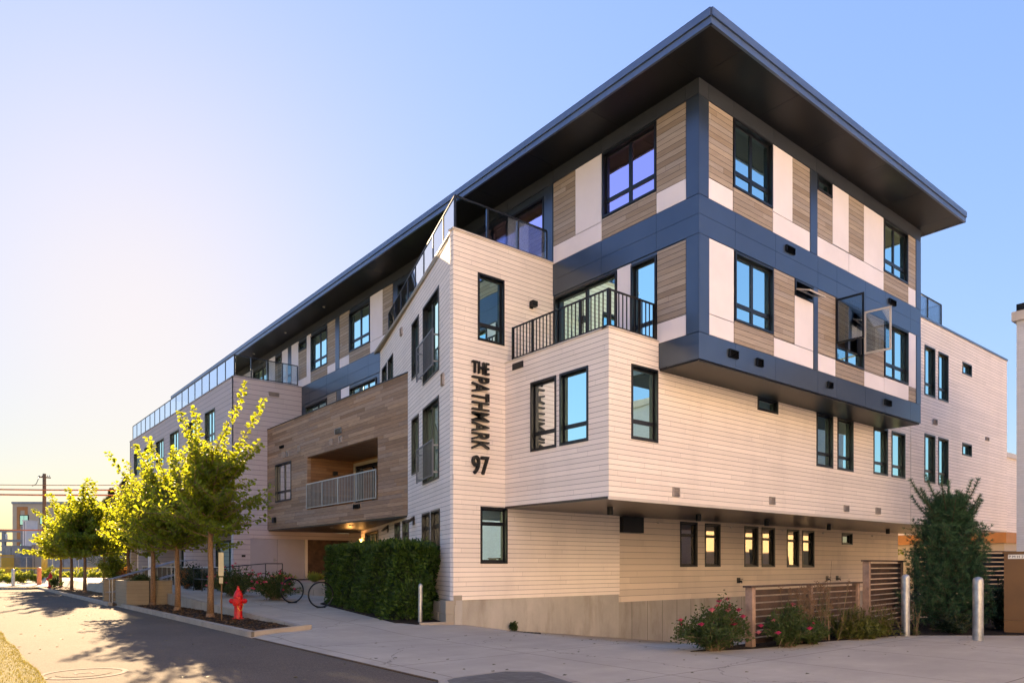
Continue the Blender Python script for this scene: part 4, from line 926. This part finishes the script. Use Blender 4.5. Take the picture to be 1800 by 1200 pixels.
bush('weed', 'small green weed sprouting at the foot of the concrete foundation wall', 'weed', 1.95, -.1, hz(1.95, -.1), .12, .1, .2, 160, 'rose_leaf', .06, 47)
# pine
def pine(x, y, z, H, seed):
    q = random.Random(seed); t = thing('pine_tree', 'bushy dark green young pine with upswept top branches behind the bollards', 'pine tree', (x, y, z)); wd = MB(); nd = MB()
    wd.tube([(0, 0, 0), (.03, 0, H*.5), (0, .02, H*.98)], [.07, .045, .01], 8)
    def needles(p, d, n_, L):
        for k in range(n_):
            dd = (d*.8+rv(q)*.75).normalized(); s_ = dd.cross(rv(q))
            if s_.length < .1: continue
            s_ = s_.normalized()*.0045; e_ = p+dd*L*q.uniform(.7, 1.1); i = len(nd.v); nd.v += [tuple(p-s_), tuple(p+s_), tuple(e_)]; nd.f.append((i, i+1, i+2)); nd.uv += [(0, 0)]*3
    nb = 250
    for i in range(nb):
        f = i/nb; h = H*(.04+.80*f); az = i*2.4; R = (1.22*(1-.2*f) if f < .6 else 1.22*(1.33-f)*1.1)*q.uniform(.75, 1.08)
        p = Vector((0, 0, h)); D = Vector((cos(az), sin(az), .1+.25*f)); n_ = 9; P = [p]
        for k in range(n_): D = (D+Vector((0, 0, .06+.12*f))+rv(q)*.1).normalized(); P.append(P[-1]+D*R/n_)
        wd.tube([tuple(a) for a in P], [.013*(1-k/(n_+1)) for k in range(n_+1)], 4, cap=False)
        for k in range(2, n_+1):
            d_ = (P[k]-P[k-1]).normalized()
            needles(P[k], d_, 14, .14)
            for _ in range(2):
                sd_ = (d_+rv(q)*.9).normalized(); e_ = P[k]+sd_*q.uniform(.08, .2); wd.tube([tuple(P[k]), tuple(e_)], [.005, .003], 3, cap=False); needles(e_, sd_, 18, .11); needles((P[k]+e_)/2, sd_, 8, .1)
    for i in range(16):                  # open upswept candles at the top
        az = i*2.4; h = H*q.uniform(.66, .84); D = Vector((cos(az), sin(az), .4)); P = [Vector((0, 0, h))]; L = q.uniform(.9, 1.4)
        for k in range(8): D = (D+Vector((0, 0, .13))).normalized(); P.append(P[-1]+D*L/8)
        wd.tube([tuple(a) for a in P], [.018-.0013*k for k in range(9)], 5, cap=False)
        for k in range(1, 9): needles(P[k], (P[k]-P[k-1]).normalized(), 46, .12); needles((P[k]+P[k-1])/2, (P[k]-P[k-1]).normalized(), 34, .12)
    for k in range(16): needles(Vector((0, 0, H*(.8+.0125*k))), Vector((0, 0, 1)), 16, .08)
    wd.build('trunk', 'fence', t, recalc=False); nd.build('needles', 'pine', t, recalc=False)
pine(*W(11.05, 18.1), -.12, 3.7, 7)
bush('evergreen_shrub', 'low dark spreading shrub in shade right of the pine', 'shrub', 10.3, -9.3, -.1, .9, .7, 1.25, 4200, 'dark_leaf', .07, 52)
bush('evergreen_shrub', 'dark ground-hugging shrub between the two steel bollards', 'shrub', 8.1, -8.9, -.05, .7, .5, .45, 1800, 'dark_leaf', .06, 53)
bush('evergreen_shrub', 'dark shrub filling the gap between the pine and the brown cabinet', 'shrub', 9.6, -10.3, -.05, .5, .4, .35, 1200, 'dark_leaf', .05, 54)
# shrubs in front of the entrance
bush('rose_bush', 'rose bush with pink flowers directly behind the near red hydrant', 'rose bush', -1.75, 12.0, .42, 1.15, 1.0, 1.1, 6500, 'rose_leaf', .065, 61, 26, 'pink')
bush('rose_bush', 'pink rose bush beside the black round bike hoop', 'rose bush', -1.15, 9.6, .36, .95, .8, .95, 5200, 'rose_leaf', .07, 62, 40, 'pink')
bush('evergreen_shrub', 'dark rounded shrub between the second and third near tree trunks', 'shrub', -1.6, 17.4, .5, .9, 1.0, .9, 3200, 'dark_leaf', .075, 63)
bush('evergreen_shrub', 'dark shrub left of the nearest tree trunk under the ramp rail', 'shrub', -1.4, 20.0, .5, .9, 1.2, 1.15, 3400, 'dark_leaf', .075, 64)
bush('orange_shrub', 'small orange leaved shrub seen beside the middle tree trunk', 'shrub', -1.7, 18.9, .5, .35, .35, .95, 900, 'orange_leaf', .07, 65)
bush('evergreen_shrub', 'green shrub low behind the handrail posts', 'shrub', -1.2, 15.2, .5, .7, .7, .55, 2200, 'rose_leaf', .07, 66)
for i, (x, y, s_, lab) in enumerate(((1.0, 14.2, .5, 'grass tuft on the granite step wall in front of the left grey door'), (1.9, 13.2, .5, 'grass tuft on the granite step wall in front of the right grey door'), (2.6, 12.2, .45, 'brownish grass tuft on the step wall close to the hedge'))):
    bush('grass_tuft', lab, 'plant', x, y, .86, s_, s_, .32, 900, 'lime_leaf' if i < 2 else 'dry_leaf', .14, 70+i, spiky=.8)
# planter and steps
pl_ = thing('concrete_planter', 'board marked concrete planter box beside the steps', 'planter', (-4.4, 14.6, 0))
mb = MB(); o_ = (-4.4, 14.6)
mb.box(-.62, .95, -.55, -.37, -.05, 1.0); mb.box(-.62, -.44, -.37, 1.4, -.05, 1.0); mb.box(.77, .95, -.37, 1.4, -.05, .999); mb.box(-.62, .95, 1.4, 1.55, -.05, .998); mb.build('planter_wall', 'conc_board', pl_)
MB().box(-.44, .77, -.37, 1.4, 0, .9).build('soil', 'soil', pl_)
MB().box(.14, .165, -.556, -.551, 0, 1.0).build('joint', 'black', pl_)
bush('evergreen_shrub', 'trailing green shrub filling the concrete planter box', 'shrub', -4.2, 15.0, .88, .65, .75, .32, 2200, 'rose_leaf', .06, 75)
wl = thing('concrete_wall', 'short board marked concrete cheek wall on the far side of the steps', 'wall', (-4.9, 17.4, 0))
MB().box(-.35, 1.6, -.12, .12, -.05, 1.05).build('wall_slab', 'conc_board', wl)
stp = MB()
for i in range(4): stp.box(-4.9+.42*i, -3.3, 16.16, 17.27, -.03+.0*i, .13*(i+1))
tag(stp.build('steps', 'conc_plain'), 'concrete steps between planter and cheek wall', 'steps')
hr = thing('handrail', 'sloping galvanised handrail beside the steps at the concrete planter', 'handrail', (-5.2, 16.6, 0))
mb = MB(); mb.tube([(0, 0, 1.02), (.25, 0, 1.05), (2.6, .2, 1.75), (3.4, .25, 1.8)], .022, 8); mb.tube([(0, 0, .5), (.25, 0, .52), (2.6, .2, 1.2)], .018, 8); mb.build('rail', 'rail_grey', hr)
for x, z in ((.15, 1.03), (2.5, 1.72)): MB().tube([(x, .0 if x < 1 else .19, 0), (x, .0 if x < 1 else .19, z)], .022, 8).build('post', 'rail_grey', hr)
h2 = copy_tree(hr); h2.location = (-5.2, 17.2, 0); h2['label'] = 'second sloping handrail, on the far side of the steps beyond the planter'
# ramp guard with dark infill and the ramp handrail
rg = thing('ramp_guard', 'low dark panelled guard wall with pale cap along the entrance ramp', 'guard rail', (-.35, 18.6, .5))
mb = MB(); mb.box(-.06, .06, 0, 15.5, 0, .95)
mb.build('infill', 'fence', rg); MB().box(-.1, .1, -.05, 15.55, .951, 1.0).build('cap', 'coping', rg)
for i in range(14): MB().box(-.085, -.061, .1+1.15*i, .17+1.15*i, 0, .95).build('post', 'rail_grey', rg)
h3 = thing('ramp_handrail', 'grey tube handrail in front of the grey service doors', 'handrail', (-1.9, 14.5, .5))
mb = MB(); mb.tube([(0, 0, .95), (0, 2.5, .95)], .02, 8); mb.tube([(0, 0, .95), (2.2, 0, 1.15), (3.0, .2, 1.15)], .02, 8); mb.tube([(0, 0, .5), (0, 2.5, .5)], .016, 8); mb.tube([(0, 0, .55), (2.2, 0, .75)], .016, 8); mb.build('rail', 'rail_dark', h3)
for x, y, z in ((0, 0, .95), (0, 1.25, .95), (0, 2.5, .95), (1.1, 0, 1.05), (2.2, 0, 1.15), (3.0, .2, 1.15)): MB().tube([(x, y, 0), (x, y, z)], .02, 8).build('post', 'rail_dark', h3)
# granite step wall
sw = thing('granite_wall', 'low wall of stacked granite blocks below the grey service doors', 'wall', (0, 0, 0)); mb = MB(); q = random.Random(6)
d_ = Vector((1.95, -4.5)); L_ = d_.length; d_ /= L_; GW = Fr((-.6, 15.35), (d_.x, d_.y), (d_.y, -d_.x))
a = 0.
while a < L_:
    b_ = min(L_, a+q.uniform(.7, 1.3)); mb.fbox(GW, a+.008, b_-.008, -.3, q.uniform(0.02, .05), .2, .62); a = b_
a = 0.
while a < L_:
    b_ = min(L_, a+q.uniform(1.2, 1.8)); mb.fbox(GW, a+.006, b_-.006, -.5, q.uniform(-.12, -.1), .625, .89); a = b_
mb.build('granite_block', 'granite', sw)

# ================================================================== STREET THINGS
def hydrant(x, y, z, s, label, mat='red'):
    t = thing('fire_hydrant', label, 'hydrant', (x, y, z)); t.scale = (s, s, s)
    b = MB(); b.lathe((0, 0, 0), [(.15, 0), (.15, .03), (.115, .035), (.11, .06), (.105, .08), (.10, .34), (.13, .35), (.13, .385), (.105, .39), (.105, .55), (.125, .56), (.125, .585), (.11, .60), (.10, .66), (.075, .72), (.045, .755), (.035, .77), (.035, .80)], 20)
    bo = b.build('barrel', mat, t, recalc=False); smooth_by_angle(bo)
    c = MB(); c.lathe((0, 0, .80), [(.03, 0), (.028, .05), (.018, .052)], 5); c.build('operating_nut', mat, t, recalc=False)
    for dx, dy, r, zz in ((-.78, .63, .062, .47), (.78, -.63, .062, .47), (-.62, -.78, .08, .45)):
        n_ = MB(); p = Vector((dx, dy, 0)); P = [p*f+Vector((0, 0, zz)) for f in (.08, .135, .14, .165, .17, .205, .21, .23)]
        n_.tube([tuple(a) for a in P], [r*.85, r*.85, r*1.15, r*1.15, r, r, r*.4, r*.4], 14); no = n_.build('outlet_cap', mat, t, recalc=False); smooth_by_angle(no)
    fl = MB()
    for k in range(8):
        a = 2*pi*k/8; fl.lathe((.125*cos(a), .125*sin(a), .03), [(.016, 0), (.016, .022)], 6); fl.lathe((.113*cos(a), .113*sin(a), .385), [(.012, 0), (.012, .014)], 6)
    fl.build('bolts', 'cast_iron', t, recalc=False)
    ch = MB(); P = []
    for k in range(13):
        f = k/12; a = math.atan2(-.78, -.62)*(1-f)+math.atan2(-.63, .78)*f; P.append((.13*cos(a)*1.05, .13*sin(a)*1.05, .42-.2*sin(pi*f)))
    ch.tube(P, .006, 5); ch.build('chain', 'yellow', t, recalc=False)
    return t
hydrant(-3.9, 4.95, .08, 1.08, 'red fire hydrant with a chain in the near black mulch bed')
hydrant(-4.6, 41.0, .09, 1.2, 'small distant red fire hydrant at the far end of the brown bed')
sp = thing('sign_post', 'thin brown post with a narrow edge-on sign beside the nearest tree', 'sign', (-4.5, 4.45, .08))
MB().tube([(0, 0, 0), (0, 0, 1.75)], .018, 8).build('post', 'cabinet', sp)
MB().fbox(Fr((0, 0), RT, (-FW[0], -FW[1])), -.07, .07, .02, .035, 1.22, 1.85).build('sign_panel', 'sign_back', sp)
MB().fbox(Fr((0, 0), RT, (-FW[0], -FW[1])), -.05, .05, .021, .036, 1.02, 1.18).build('sign_panel', 'sign_back', sp)
wm = MB(); wm.box(-.06, .06, -.06, .06, 0, 1.55); wm.box(-.065, .065, -.065, .065, 1.55, 1.6)
p_ = W(-14.9, 28.5); tag(wm.build('marker_post', 'white', loc=(-3.4, 18.0, .35)), 'slim white marker post above the planter handrails', 'post')
def hoop(x, y, z, ang, label):
    t = thing('bike_hoop', label, 'bike rack', (x, y, z), 'bike hoops by the hedge', ang); mb = MB(); R = .40; k = 28
    mb.tube([(R*cos(a), 0, .42+R*1.0*sin(a)) for a in [-pi/2-2*pi*i/k for i in range(k+1)]], .026, 8); mb.build('ring', 'black', t, smooth=True, recalc=False)
    MB().box(-.14, .14, -.05, .05, 0, .035).build('base_plate', 'black', t)
hoop(-1.05, 8.2, .3, rt+.75, 'black round bike hoop standing free beside the roses')
hoop(-.95, 6.1, .23, rt+.6, 'black round bike hoop half hidden by the end of the hedge')
def bollard(x, y, z, h, r, label, lean=0, group=None, mat='steel'):
    t = thing('bollard', label, 'bollard', (x, y, z), group); o = MB().lathe((0, 0, -.05), [(r, 0), (r, h), (r*.98, h+.01)], 20).build('post', mat, t, recalc=False); smooth_by_angle(o)
    o = MB().lathe((0, 0, h-.04), [(r*1.02, 0), (r*1.02, .005), (r*.9, .05), (r*.55, .075), (r*.1, .085)], 20).build('cap', mat, t, recalc=False); smooth_by_angle(o, 60)
    MB().lathe((0, 0, -.03), [(r*1.5, 0), (r*1.3, .04)], 16).build('footing', 'conc_plain', t, recalc=False)
    t.rotation_euler = (lean, 0, 0); return t
GB_ = 'galvanised steel pipe bollards'
bollard(6.52, -8.46, -.02, 1.36, .085, 'dull steel pipe bollard beside the tall slatted fence', .0, GB_)
bollard(6.69, -9.84, -.02, 1.32, .10, 'steel pipe bollard standing alone at the right in front of the pine', .0, GB_)
bollard(-.62, .63, .07, 1.0, .055, 'thin steel pipe bollard in front of the clipped hedge', .015, GB_)
rk = MB(); q = random.Random(4); rk.lathe((0, 0, 0), [(.02, 0), (.17, .03), (.2, .1), (.14, .19), (.03, .22)], 9); rk.v = [(a+q.uniform(-.02, .02), b*.7+q.uniform(-.02, .02), c) for a, b, c in rk.v]
tag(rk.build('boulder', 'granite', loc=(6.25, -8.0, -.02)), 'small grey rounded stone beside the left steel bollard', 'stone')
# slatted wood fences
def slat_fence(p0, p1, z0, z1, posts, label, name='slatted_fence', gap=.022, sl=.13, th=.022, cap=True, mat='fence', pm='fence_post'):
    d = Vector((p1[0]-p0[0], p1[1]-p0[1])); L = d.length; d /= L; t = thing(name, label, 'fence', (*p0, 0)); F = Fr((0, 0), (d.x, d.y), (d.y, -d.x)); z = z1-.05-sl; k = 0
    while z > z0:
        MB().fbox(F, .0, L, -.012, th-.012, z, z+sl).build('slat', mat, t, recalc=False); z -= sl+gap; k += 1
    for a, w_ in posts: MB().fbox(F, a-w_/2, a+w_/2, -w_*.5-.013, w_*.5, z0-.25, z1-.001).build('post', pm, t, recalc=False)
    if cap: MB().fbox(F, -.08, L+.05, -.09, .09, z1, z1+.035).build('cap_rail', mat, t, recalc=False)
    return t
slat_fence((1.77, -7.55), (6.72, -7.3), .02, 1.16, ((.06, .13), (2.5, .09), (4.85, .12)), 'low slatted brown timber fence behind the roses', gap=.03, sl=.105)
slat_fence((6.8, -7.45), (9.6, -7.1), -.3, 1.68, ((.06, .13), (2.7, .1)), 'tall dark slatted timber fence beside the pine', gap=.03, sl=.1)
slat_fence((12.6, -6.2), (18.0, -8.1), -.3, 2.0, ((.1, .1), (2.5, .1), (5, .1)), 'dark grey slatted fence seen between the pine and the brown cabinet', gap=.04, sl=.1, mat='rail_dark', pm='rail_dark')
# cabinet
CAB_ROT = math.atan2(RT[1], RT[0])-math.atan(.697)
cb_ = thing('utility_cabinet', 'tall brown steel utility cabinet cut by the right edge of the picture', 'cabinet', (*W(11.93, 16.6), -.02), rot=CAB_ROT)
MB().box(-.42, 1.0, 0, .9, .32, 1.88).build('body', 'cabinet', cb_); MB().box(-.42, 1.0, .0, .9, 0, .315).build('base', 'cabinet', cb_); MB().box(-.45, 1.03, -.03, .93, 1.881, 1.93).build('lid', 'cabinet', cb_)
MB().box(-.34, .02, -.008, -.001, 1.76, 1.86).build('number_plate', 'white', cb_)
cu = bpy.data.curves.new('t', 'FONT'); cu.body = 'P M H 2'; cu.size = .085; cu.extrude = .002; tmp = bpy.data.objects.new('t', cu); COL.objects.link(tmp); me = bpy.data.meshes.new_from_object(tmp.evaluated_get(bpy.context.evaluated_depsgraph_get())); bpy.data.objects.remove(tmp)
me.materials.clear(); me.materials.append(MAT['black'])
for v in me.vertices: v.co = (-.33+v.co.x, -.011-v.co.z, 1.78+v.co.y)
o_ = bpy.data.objects.new('plate_lettering', me); COL.objects.link(o_); o_.parent = cb_

# ================================================================== NEIGHBOURS
nb_ = thing('neighbour_building', 'tall pale grey painted brick building at the right edge', 'building', (15.5, -8.0, 0))
wv = MB(); wv.prism([(0, 0), (0, -16), (6, -16), (6, 0)], -.5, 9.1); wv.build('wall', 'pale_wall', nb_)
MB().prism([(-.12, .1), (-.12, -16.1), (6.1, -16.1), (6.1, .1)], 9.1, 9.38).build('coping', 'coping', nb_); MB().prism([(-.02, .0), (-.02, -1.6), (.8, -1.6), (.8, 0)], 9.38, 9.62).build('roof_vent', 'black', nb_)
mb = MB(); mb.tube([(-.02, -.4, 3.2), (-.03, -1.6, 4.7), (-.03, -2.6, 5.0)], .02, 6); mb.build('cable', 'black', nb_)
b2 = thing('low_white_building', 'low white building with an orange wood band behind the pine at right', 'building', (33, -2.5, 0))
MB().box(0, 14, 0, 10, 3.3, 7.2).build('wall', 'siding', b2); MB().box(-.02, 14, -.02, 10, 2.75, 3.299).build('wood_band', 'orange_trim', b2); MB().box(.1, 14, .1, 10, -.5, 2.749).build('wall', 'tan', b2); MB().box(-.1, 14.1, -.1, 10.1, 7.2, 7.45).build('coping', 'coping', b2)
b3 = thing('tan_building', 'sunlit tan building across the lot, seen only mirrored in the ground floor windows', 'building', (26, -16.5, 0))
MB().box(0, 26, -8, 0, 0, 6.2).build('wall', 'tan', b3)
MB().prism([(-.4, .4), (-.4, -8.4), (26.4, -8.4), (26.4, .4)], 6.2, 6.5).build('roof', 'orange_trim', b3)
for i in range(6): MB().box(1.5+4*i, 3.1+4*i, .001, .05, 1.2, 2.8).build('window', 'frame', b3)
b4 = thing('cream_building', 'long sunlit cream building across the lot, seen only mirrored in the windows', 'building', (-38, -30.5, 0))  # out of view; distance, height and pale colour set to bounce warm light
MB().box(0, 62, -12, 0, -.1, 15.5).build('wall', 'cream', b4); MB().box(-.3, 62.3, -12.3, .3, 15.5, 15.9).build('coping', 'coping', b4)
for k in range(4):
    for i in range(14):
        MB().box(2+4.3*i, 3.7+4.3*i, .002, .05, 1.2+3.5*k, 3.0+3.5*k).build('window', 'frame', b4)
st2 = street_tree(29, 3.0, 0, 5.5, 77, 'small sunlit green tree in the gap beyond the ground floor wall', 1.3, .5, ls=.2, group=None)

# far left: pole, wires, beige building, yard
def vb(X0, X1, D0, D1, z0, z1, mb=None):
    mb = mb or MB(); a, b, c, d = W(X0, D0), W(X1, D0), W(X1, D1), W(X0, D1); mb.prism([a, b, c, d], z0, z1); return mb
px = lambda u, D: (u-900)/1257*D
pz = lambda v, D: 1.6+(992-v)/1257*D
up_ = thing('utility_pole', 'wooden utility pole with crossarm and yellow base guard', 'utility pole', (*W(px(78, 70), 70), 0))
mb = MB(); mb.tube([(0, 0, 0), (0, 0, 10.5)], [.21, .15], 12); mb.build('pole', 'bark', up_, smooth=True)
xr = Vector((RT[0], RT[1], 0)); f_ = MB(); f_.tube([tuple(xr*-.6+Vector((0, 0, 10.2))), tuple(xr*.6+Vector((0, 0, 10.1)))], .07, 6); f_.build('crossarm', 'bark', up_)
for s_ in (-.5, -.2, .3, .5): MB().lathe((xr.x*s_, xr.y*s_, 10.22), [(.03, 0), (.05, .06), (.02, .12)], 8).build('insulator', 'rail_grey', up_)
mb = MB(); mb.tube([(0, 0, .9), (0, 0, 2.55)], [.27, .27], 12); mb.build('base_guard', 'yellow', up_, smooth=True)
mb = MB(); mb.tube([tuple(xr*-.55+Vector((0, 0, 10.1))), tuple(xr*-.8+Vector((0, 0, 9.5))), tuple(xr*-1.2+Vector((0, 0, 9.3)))], .03, 5); mb.build('jumper_wire', 'black', up_)
def wire(zl, zr, r, mat, lab, D=70, X0=-70, X1=12, sag=.5, col=None):
    P = []
    for i in range(25):
        f = i/24; X = X0+(X1-X0)*f; p = W(X, D-.3); P.append((p[0], p[1], zl+(zr-zl)*f-sag*sin(pi*((f*2) % 1))))
    tag(MB().tube(P, r, 5).build('overhead_cable', mat, smooth=True, recalc=False), lab, 'cable')
wire(9.9, 9.0, .035, 'orange_trim', 'uppermost thin cable passing the utility pole', sag=.3)
wire(9.5, 8.4, .07, 'orange', 'thick orange sheathed cable, middle of the three passing the pole top', sag=.3)
wire(9.0, 7.9, .08, 'orange', 'thick orange sheathed cable, lowest of the three passing the pole top', sag=.3)
wire(5.4, 5.1, .07, 'orange', 'single orange cable crossing low in front of the beige building', D=72, X1=-44, sag=.1)
bb = thing('beige_building', 'flat roofed beige building with orange framed windows at far left', 'building', (*W(px(22, 100), 100), 0), rot=rt)
Fb = Fr((0, 0), (1, 0), (0, -1))
bw = px(150, 100)-px(22, 100)
MB().box(0, bw+20, 0, 12, 0, 10.1).build('wall', 'tan', bb); MB().box(-.1, bw+20.1, -.1, 12.1, 10.1, 10.4).build('coping', 'grey_steel', bb)
q0 = px(30, 100)-px(22, 100)
mb = MB(); mb.fbox(Fb, q0, q0+.45, 0, .06, 0, 9.7); mb.fbox(Fb, q0+1.1, q0+1.5, 0, .06, 0, 9.7); mb.fbox(Fb, q0, q0+1.5, .001, .061, 9.2, 9.7); mb.build('orange_trim', 'orange_trim', bb)
for a0, z0 in ((q0+.5, 7.2), (q0+3.3, 7.3), (q0+6.6, 7.3), (q0+.5, 3.2), (q0+3.3, 3.2)):
    wi = MB().fbox(Fb, a0-.1, a0+1.15, .0, .08, z0-.1, z0+1.35).build('window', 'frame', bb); MB().fbox(Fb, a0, a0+.5, .08, .1, z0, z0+1.25).build('pane', 'glass', wi); MB().fbox(Fb, a0+.55, a0+1.05, .08, .1, z0, z0+1.25).build('pane', 'glass', wi)
eq = thing('substation_frame', 'grey steel substation framework in front of the beige building', 'substation', (*W(px(0, 88), 88), 0), rot=rt)
q = random.Random(12)
for i in range(5):
    x = -7+i*2.4; MB().box(x, x+.35, 0, .35, 0, 6.3-.4*(i % 2)).build('column', 'grey_steel', eq)
for z in (3.0, 4.4, 5.6): MB().box(-7.2, 3.4, -.1, .1, z, z+.3).build('beam', 'grey_steel', eq)
for i in range(6):
    x = -6.5+i*1.5; MB().lathe((x, -.3, 4.7), [(.08, 0), (.18, .1), (.08, .2), (.18, .3), (.08, .4), (.18, .5), (.05, .7)], 8).build('insulator', 'white', eq)
for (u0, u1, v0, v1, D, lab, mt) in ((-30, 3, 976, 1000, 80, 'yellow cabinet at the left picture edge behind the fence', 'yellow'), (3, 36, 960, 1000, 82, 'pale grey transformer cabinet behind the fence at far left', 'grey_steel'), (48, 74, 958, 1000, 84, 'tan equipment cabinet between transformer and utility pole', 'tan'), (88, 135, 972, 1004, 80, 'long low grey cabinet right of the utility pole', 'grey_steel'), (40, 46, 915, 995, 83, 'slim white upright equipment housing before the beige building', 'white')):
    t = thing('equipment_cabinet', lab, 'cabinet', (*W(px((u0+u1)/2, D), D), 0), rot=rt); hw = (px(u1, D)-px(u0, D))/2; h = pz(v0, D)
    MB().box(-hw, hw, 0, 2, 0, h).build('body', mt, t); MB().box(-hw-.05, hw+.05, -.05, 2.05, h, h+.1).build('lid', mt, t); MB().box(-.02, .02, -.02, -.001, .3, h-.1).build('door_seam', 'black', t)
# chain-link fence with yellow tape
cf = thing('chain_link_fence', 'chain link fence with grey rails at the far end of the path', 'fence', (*W(-52, 66), 0), rot=rt)
for i in range(20): MB().tube([(i*2.4, 0, 0), (i*2.4, 0, 2.35)], .04, 6).build('post', 'rail_grey', cf)
mb = MB(); mb.tube([(0, 0, 2.33), (46, 0, 2.33)], .035, 6); mb.tube([(0, 0, .2), (46, 0, .2)], .02, 6); mb.build('rail', 'rail_grey', cf)
mb = MB()
for i in range(230):
    x = i*.2
    for s_ in (1, -1):
        xa = x; xb = x+s_*2.1; z0_, z1_ = .2, 2.3
        if 0 <= xb <= 46: mb.tube([(xa, 0, z0_), (xb, 0, z1_)], .004, 3, cap=False)
mb.build('mesh', 'rail_grey', cf, recalc=False)
mb = MB(); mb.fbox(Fr((0, 0), (1, 0), (0, -1)), 0, 46, .06, .075, 1.22, 1.36); tag(mb.build('barrier_tape', 'yellow', loc=(*W(-52, 65.8), 0), rot=rt), 'yellow barrier tape strung along the chain link fence', 'tape')
bollard(*W(px(69, 56), 56), 0, 1.35, .16, 'orange red marker post with a pale band in front of the yellow pole guard', mat='orange')
bollard(*W(px(23, 54), 54), 0, 1.25, .11, 'grey steel bollard at the far left end of the path')
# far kerbs, mulch and walk
mb = vb(px(-40, 47), px(64, 47), 46, 46.3, -.1, .14); struct('kerb', mb, 'granite'); mb = vb(px(-40, 47), px(64, 47), 46.3, 50, -.05, .10); struct('mulch_bed', mb, 'soil_dry')
mb = vb(-60, -20, 50, 60, -.05, .03); struct('walkway', mb, 'conc_plain')
q = random.Random(15)
ORD = ('first', 'second', 'third', 'fourth', 'fifth', 'sixth', 'seventh', 'eighth', 'ninth')
for i in range(9):
    u = -8+i*24; D = 62; p = W(px(u, D), D)
    bush('verge_shrub', ORD[i]+' yellow green shrub from the left in the row along the far fence', 'shrub', p[0], p[1], 0, 1.4, 1.0, 1.15*q.uniform(.8, 1.15), 1100, 'lime_leaf', .16, 200+i, group='yellow green shrubs along the far fence')
p = W(px(206, 44), 44); bush('verge_shrub', 'large bright yellow green shrub left of the entrance glazing', 'shrub', p[0], p[1], .2, 1.3, 1.3, 2.5, 3000, 'lime_leaf', .14, 301)
p = W(px(222, 42), 42); bush('orange_shrub', 'orange brown shrub beside the big yellow green shrub', 'shrub', p[0], p[1], .2, .9, .9, 1.3, 1200, 'orange_leaf', .12, 302)
p = W(px(95, 46.5), 46.5); bush('verge_shrub', 'dark leafy shrub right beside the distant small hydrant', 'shrub', p[0], p[1], .1, .5, .5, .8, 700, 'rose_leaf', .1, 303)
def conifer(x, y, H, R, seed, lab):
    q = random.Random(seed); t = thing('evergreen_tree', lab, 'tree', (x, y, 0)); it = []; MB().tube([(0, 0, 0), (0, 0, H*.95)], [.3, .04], 8).build('trunk', 'bark', t)
    for i in range(5200):
        f = q.random()**.75; z = H*(.06+.94*f); r = R*(1-f)**.8*(.75+.35*sin(z*3.1+q.random()*2))*q.random()**.5; a = q.uniform(0, 2*pi); p = Vector((r*cos(a), r*sin(a), z))
        it.append((p, (Vector((cos(a), sin(a), -.1))+rv(q)*.5).normalized(), (Vector((0, 0, 1))+rv(q)*.6).normalized(), .30, .13))
    leafmesh(it).build('crown', 'conifer_leaf', t, recalc=False)
for i, (u, D, v, R, lab) in enumerate(((222, 95, 838, 4.5, 'tall dark evergreen far behind the street trees, nearest the building'), (196, 100, 858, 4.5, 'dark evergreen far behind, left of the tallest one'), (168, 105, 880, 5, 'lower dark evergreen far behind the middle of the far trees'), (245, 90, 872, 4, 'dark evergreen partly hidden by the grey sided block'), (140, 108, 905, 5, 'shortest dark evergreen beside the beige building'))):
    conifer(*W(px(u, D), D), pz(v, D), R, 90+i, lab)
hl = MB()
for i in range(40):
    pass
SC.cycles.max_bounces = 8; SC.cycles.transparent_max_bounces = 24
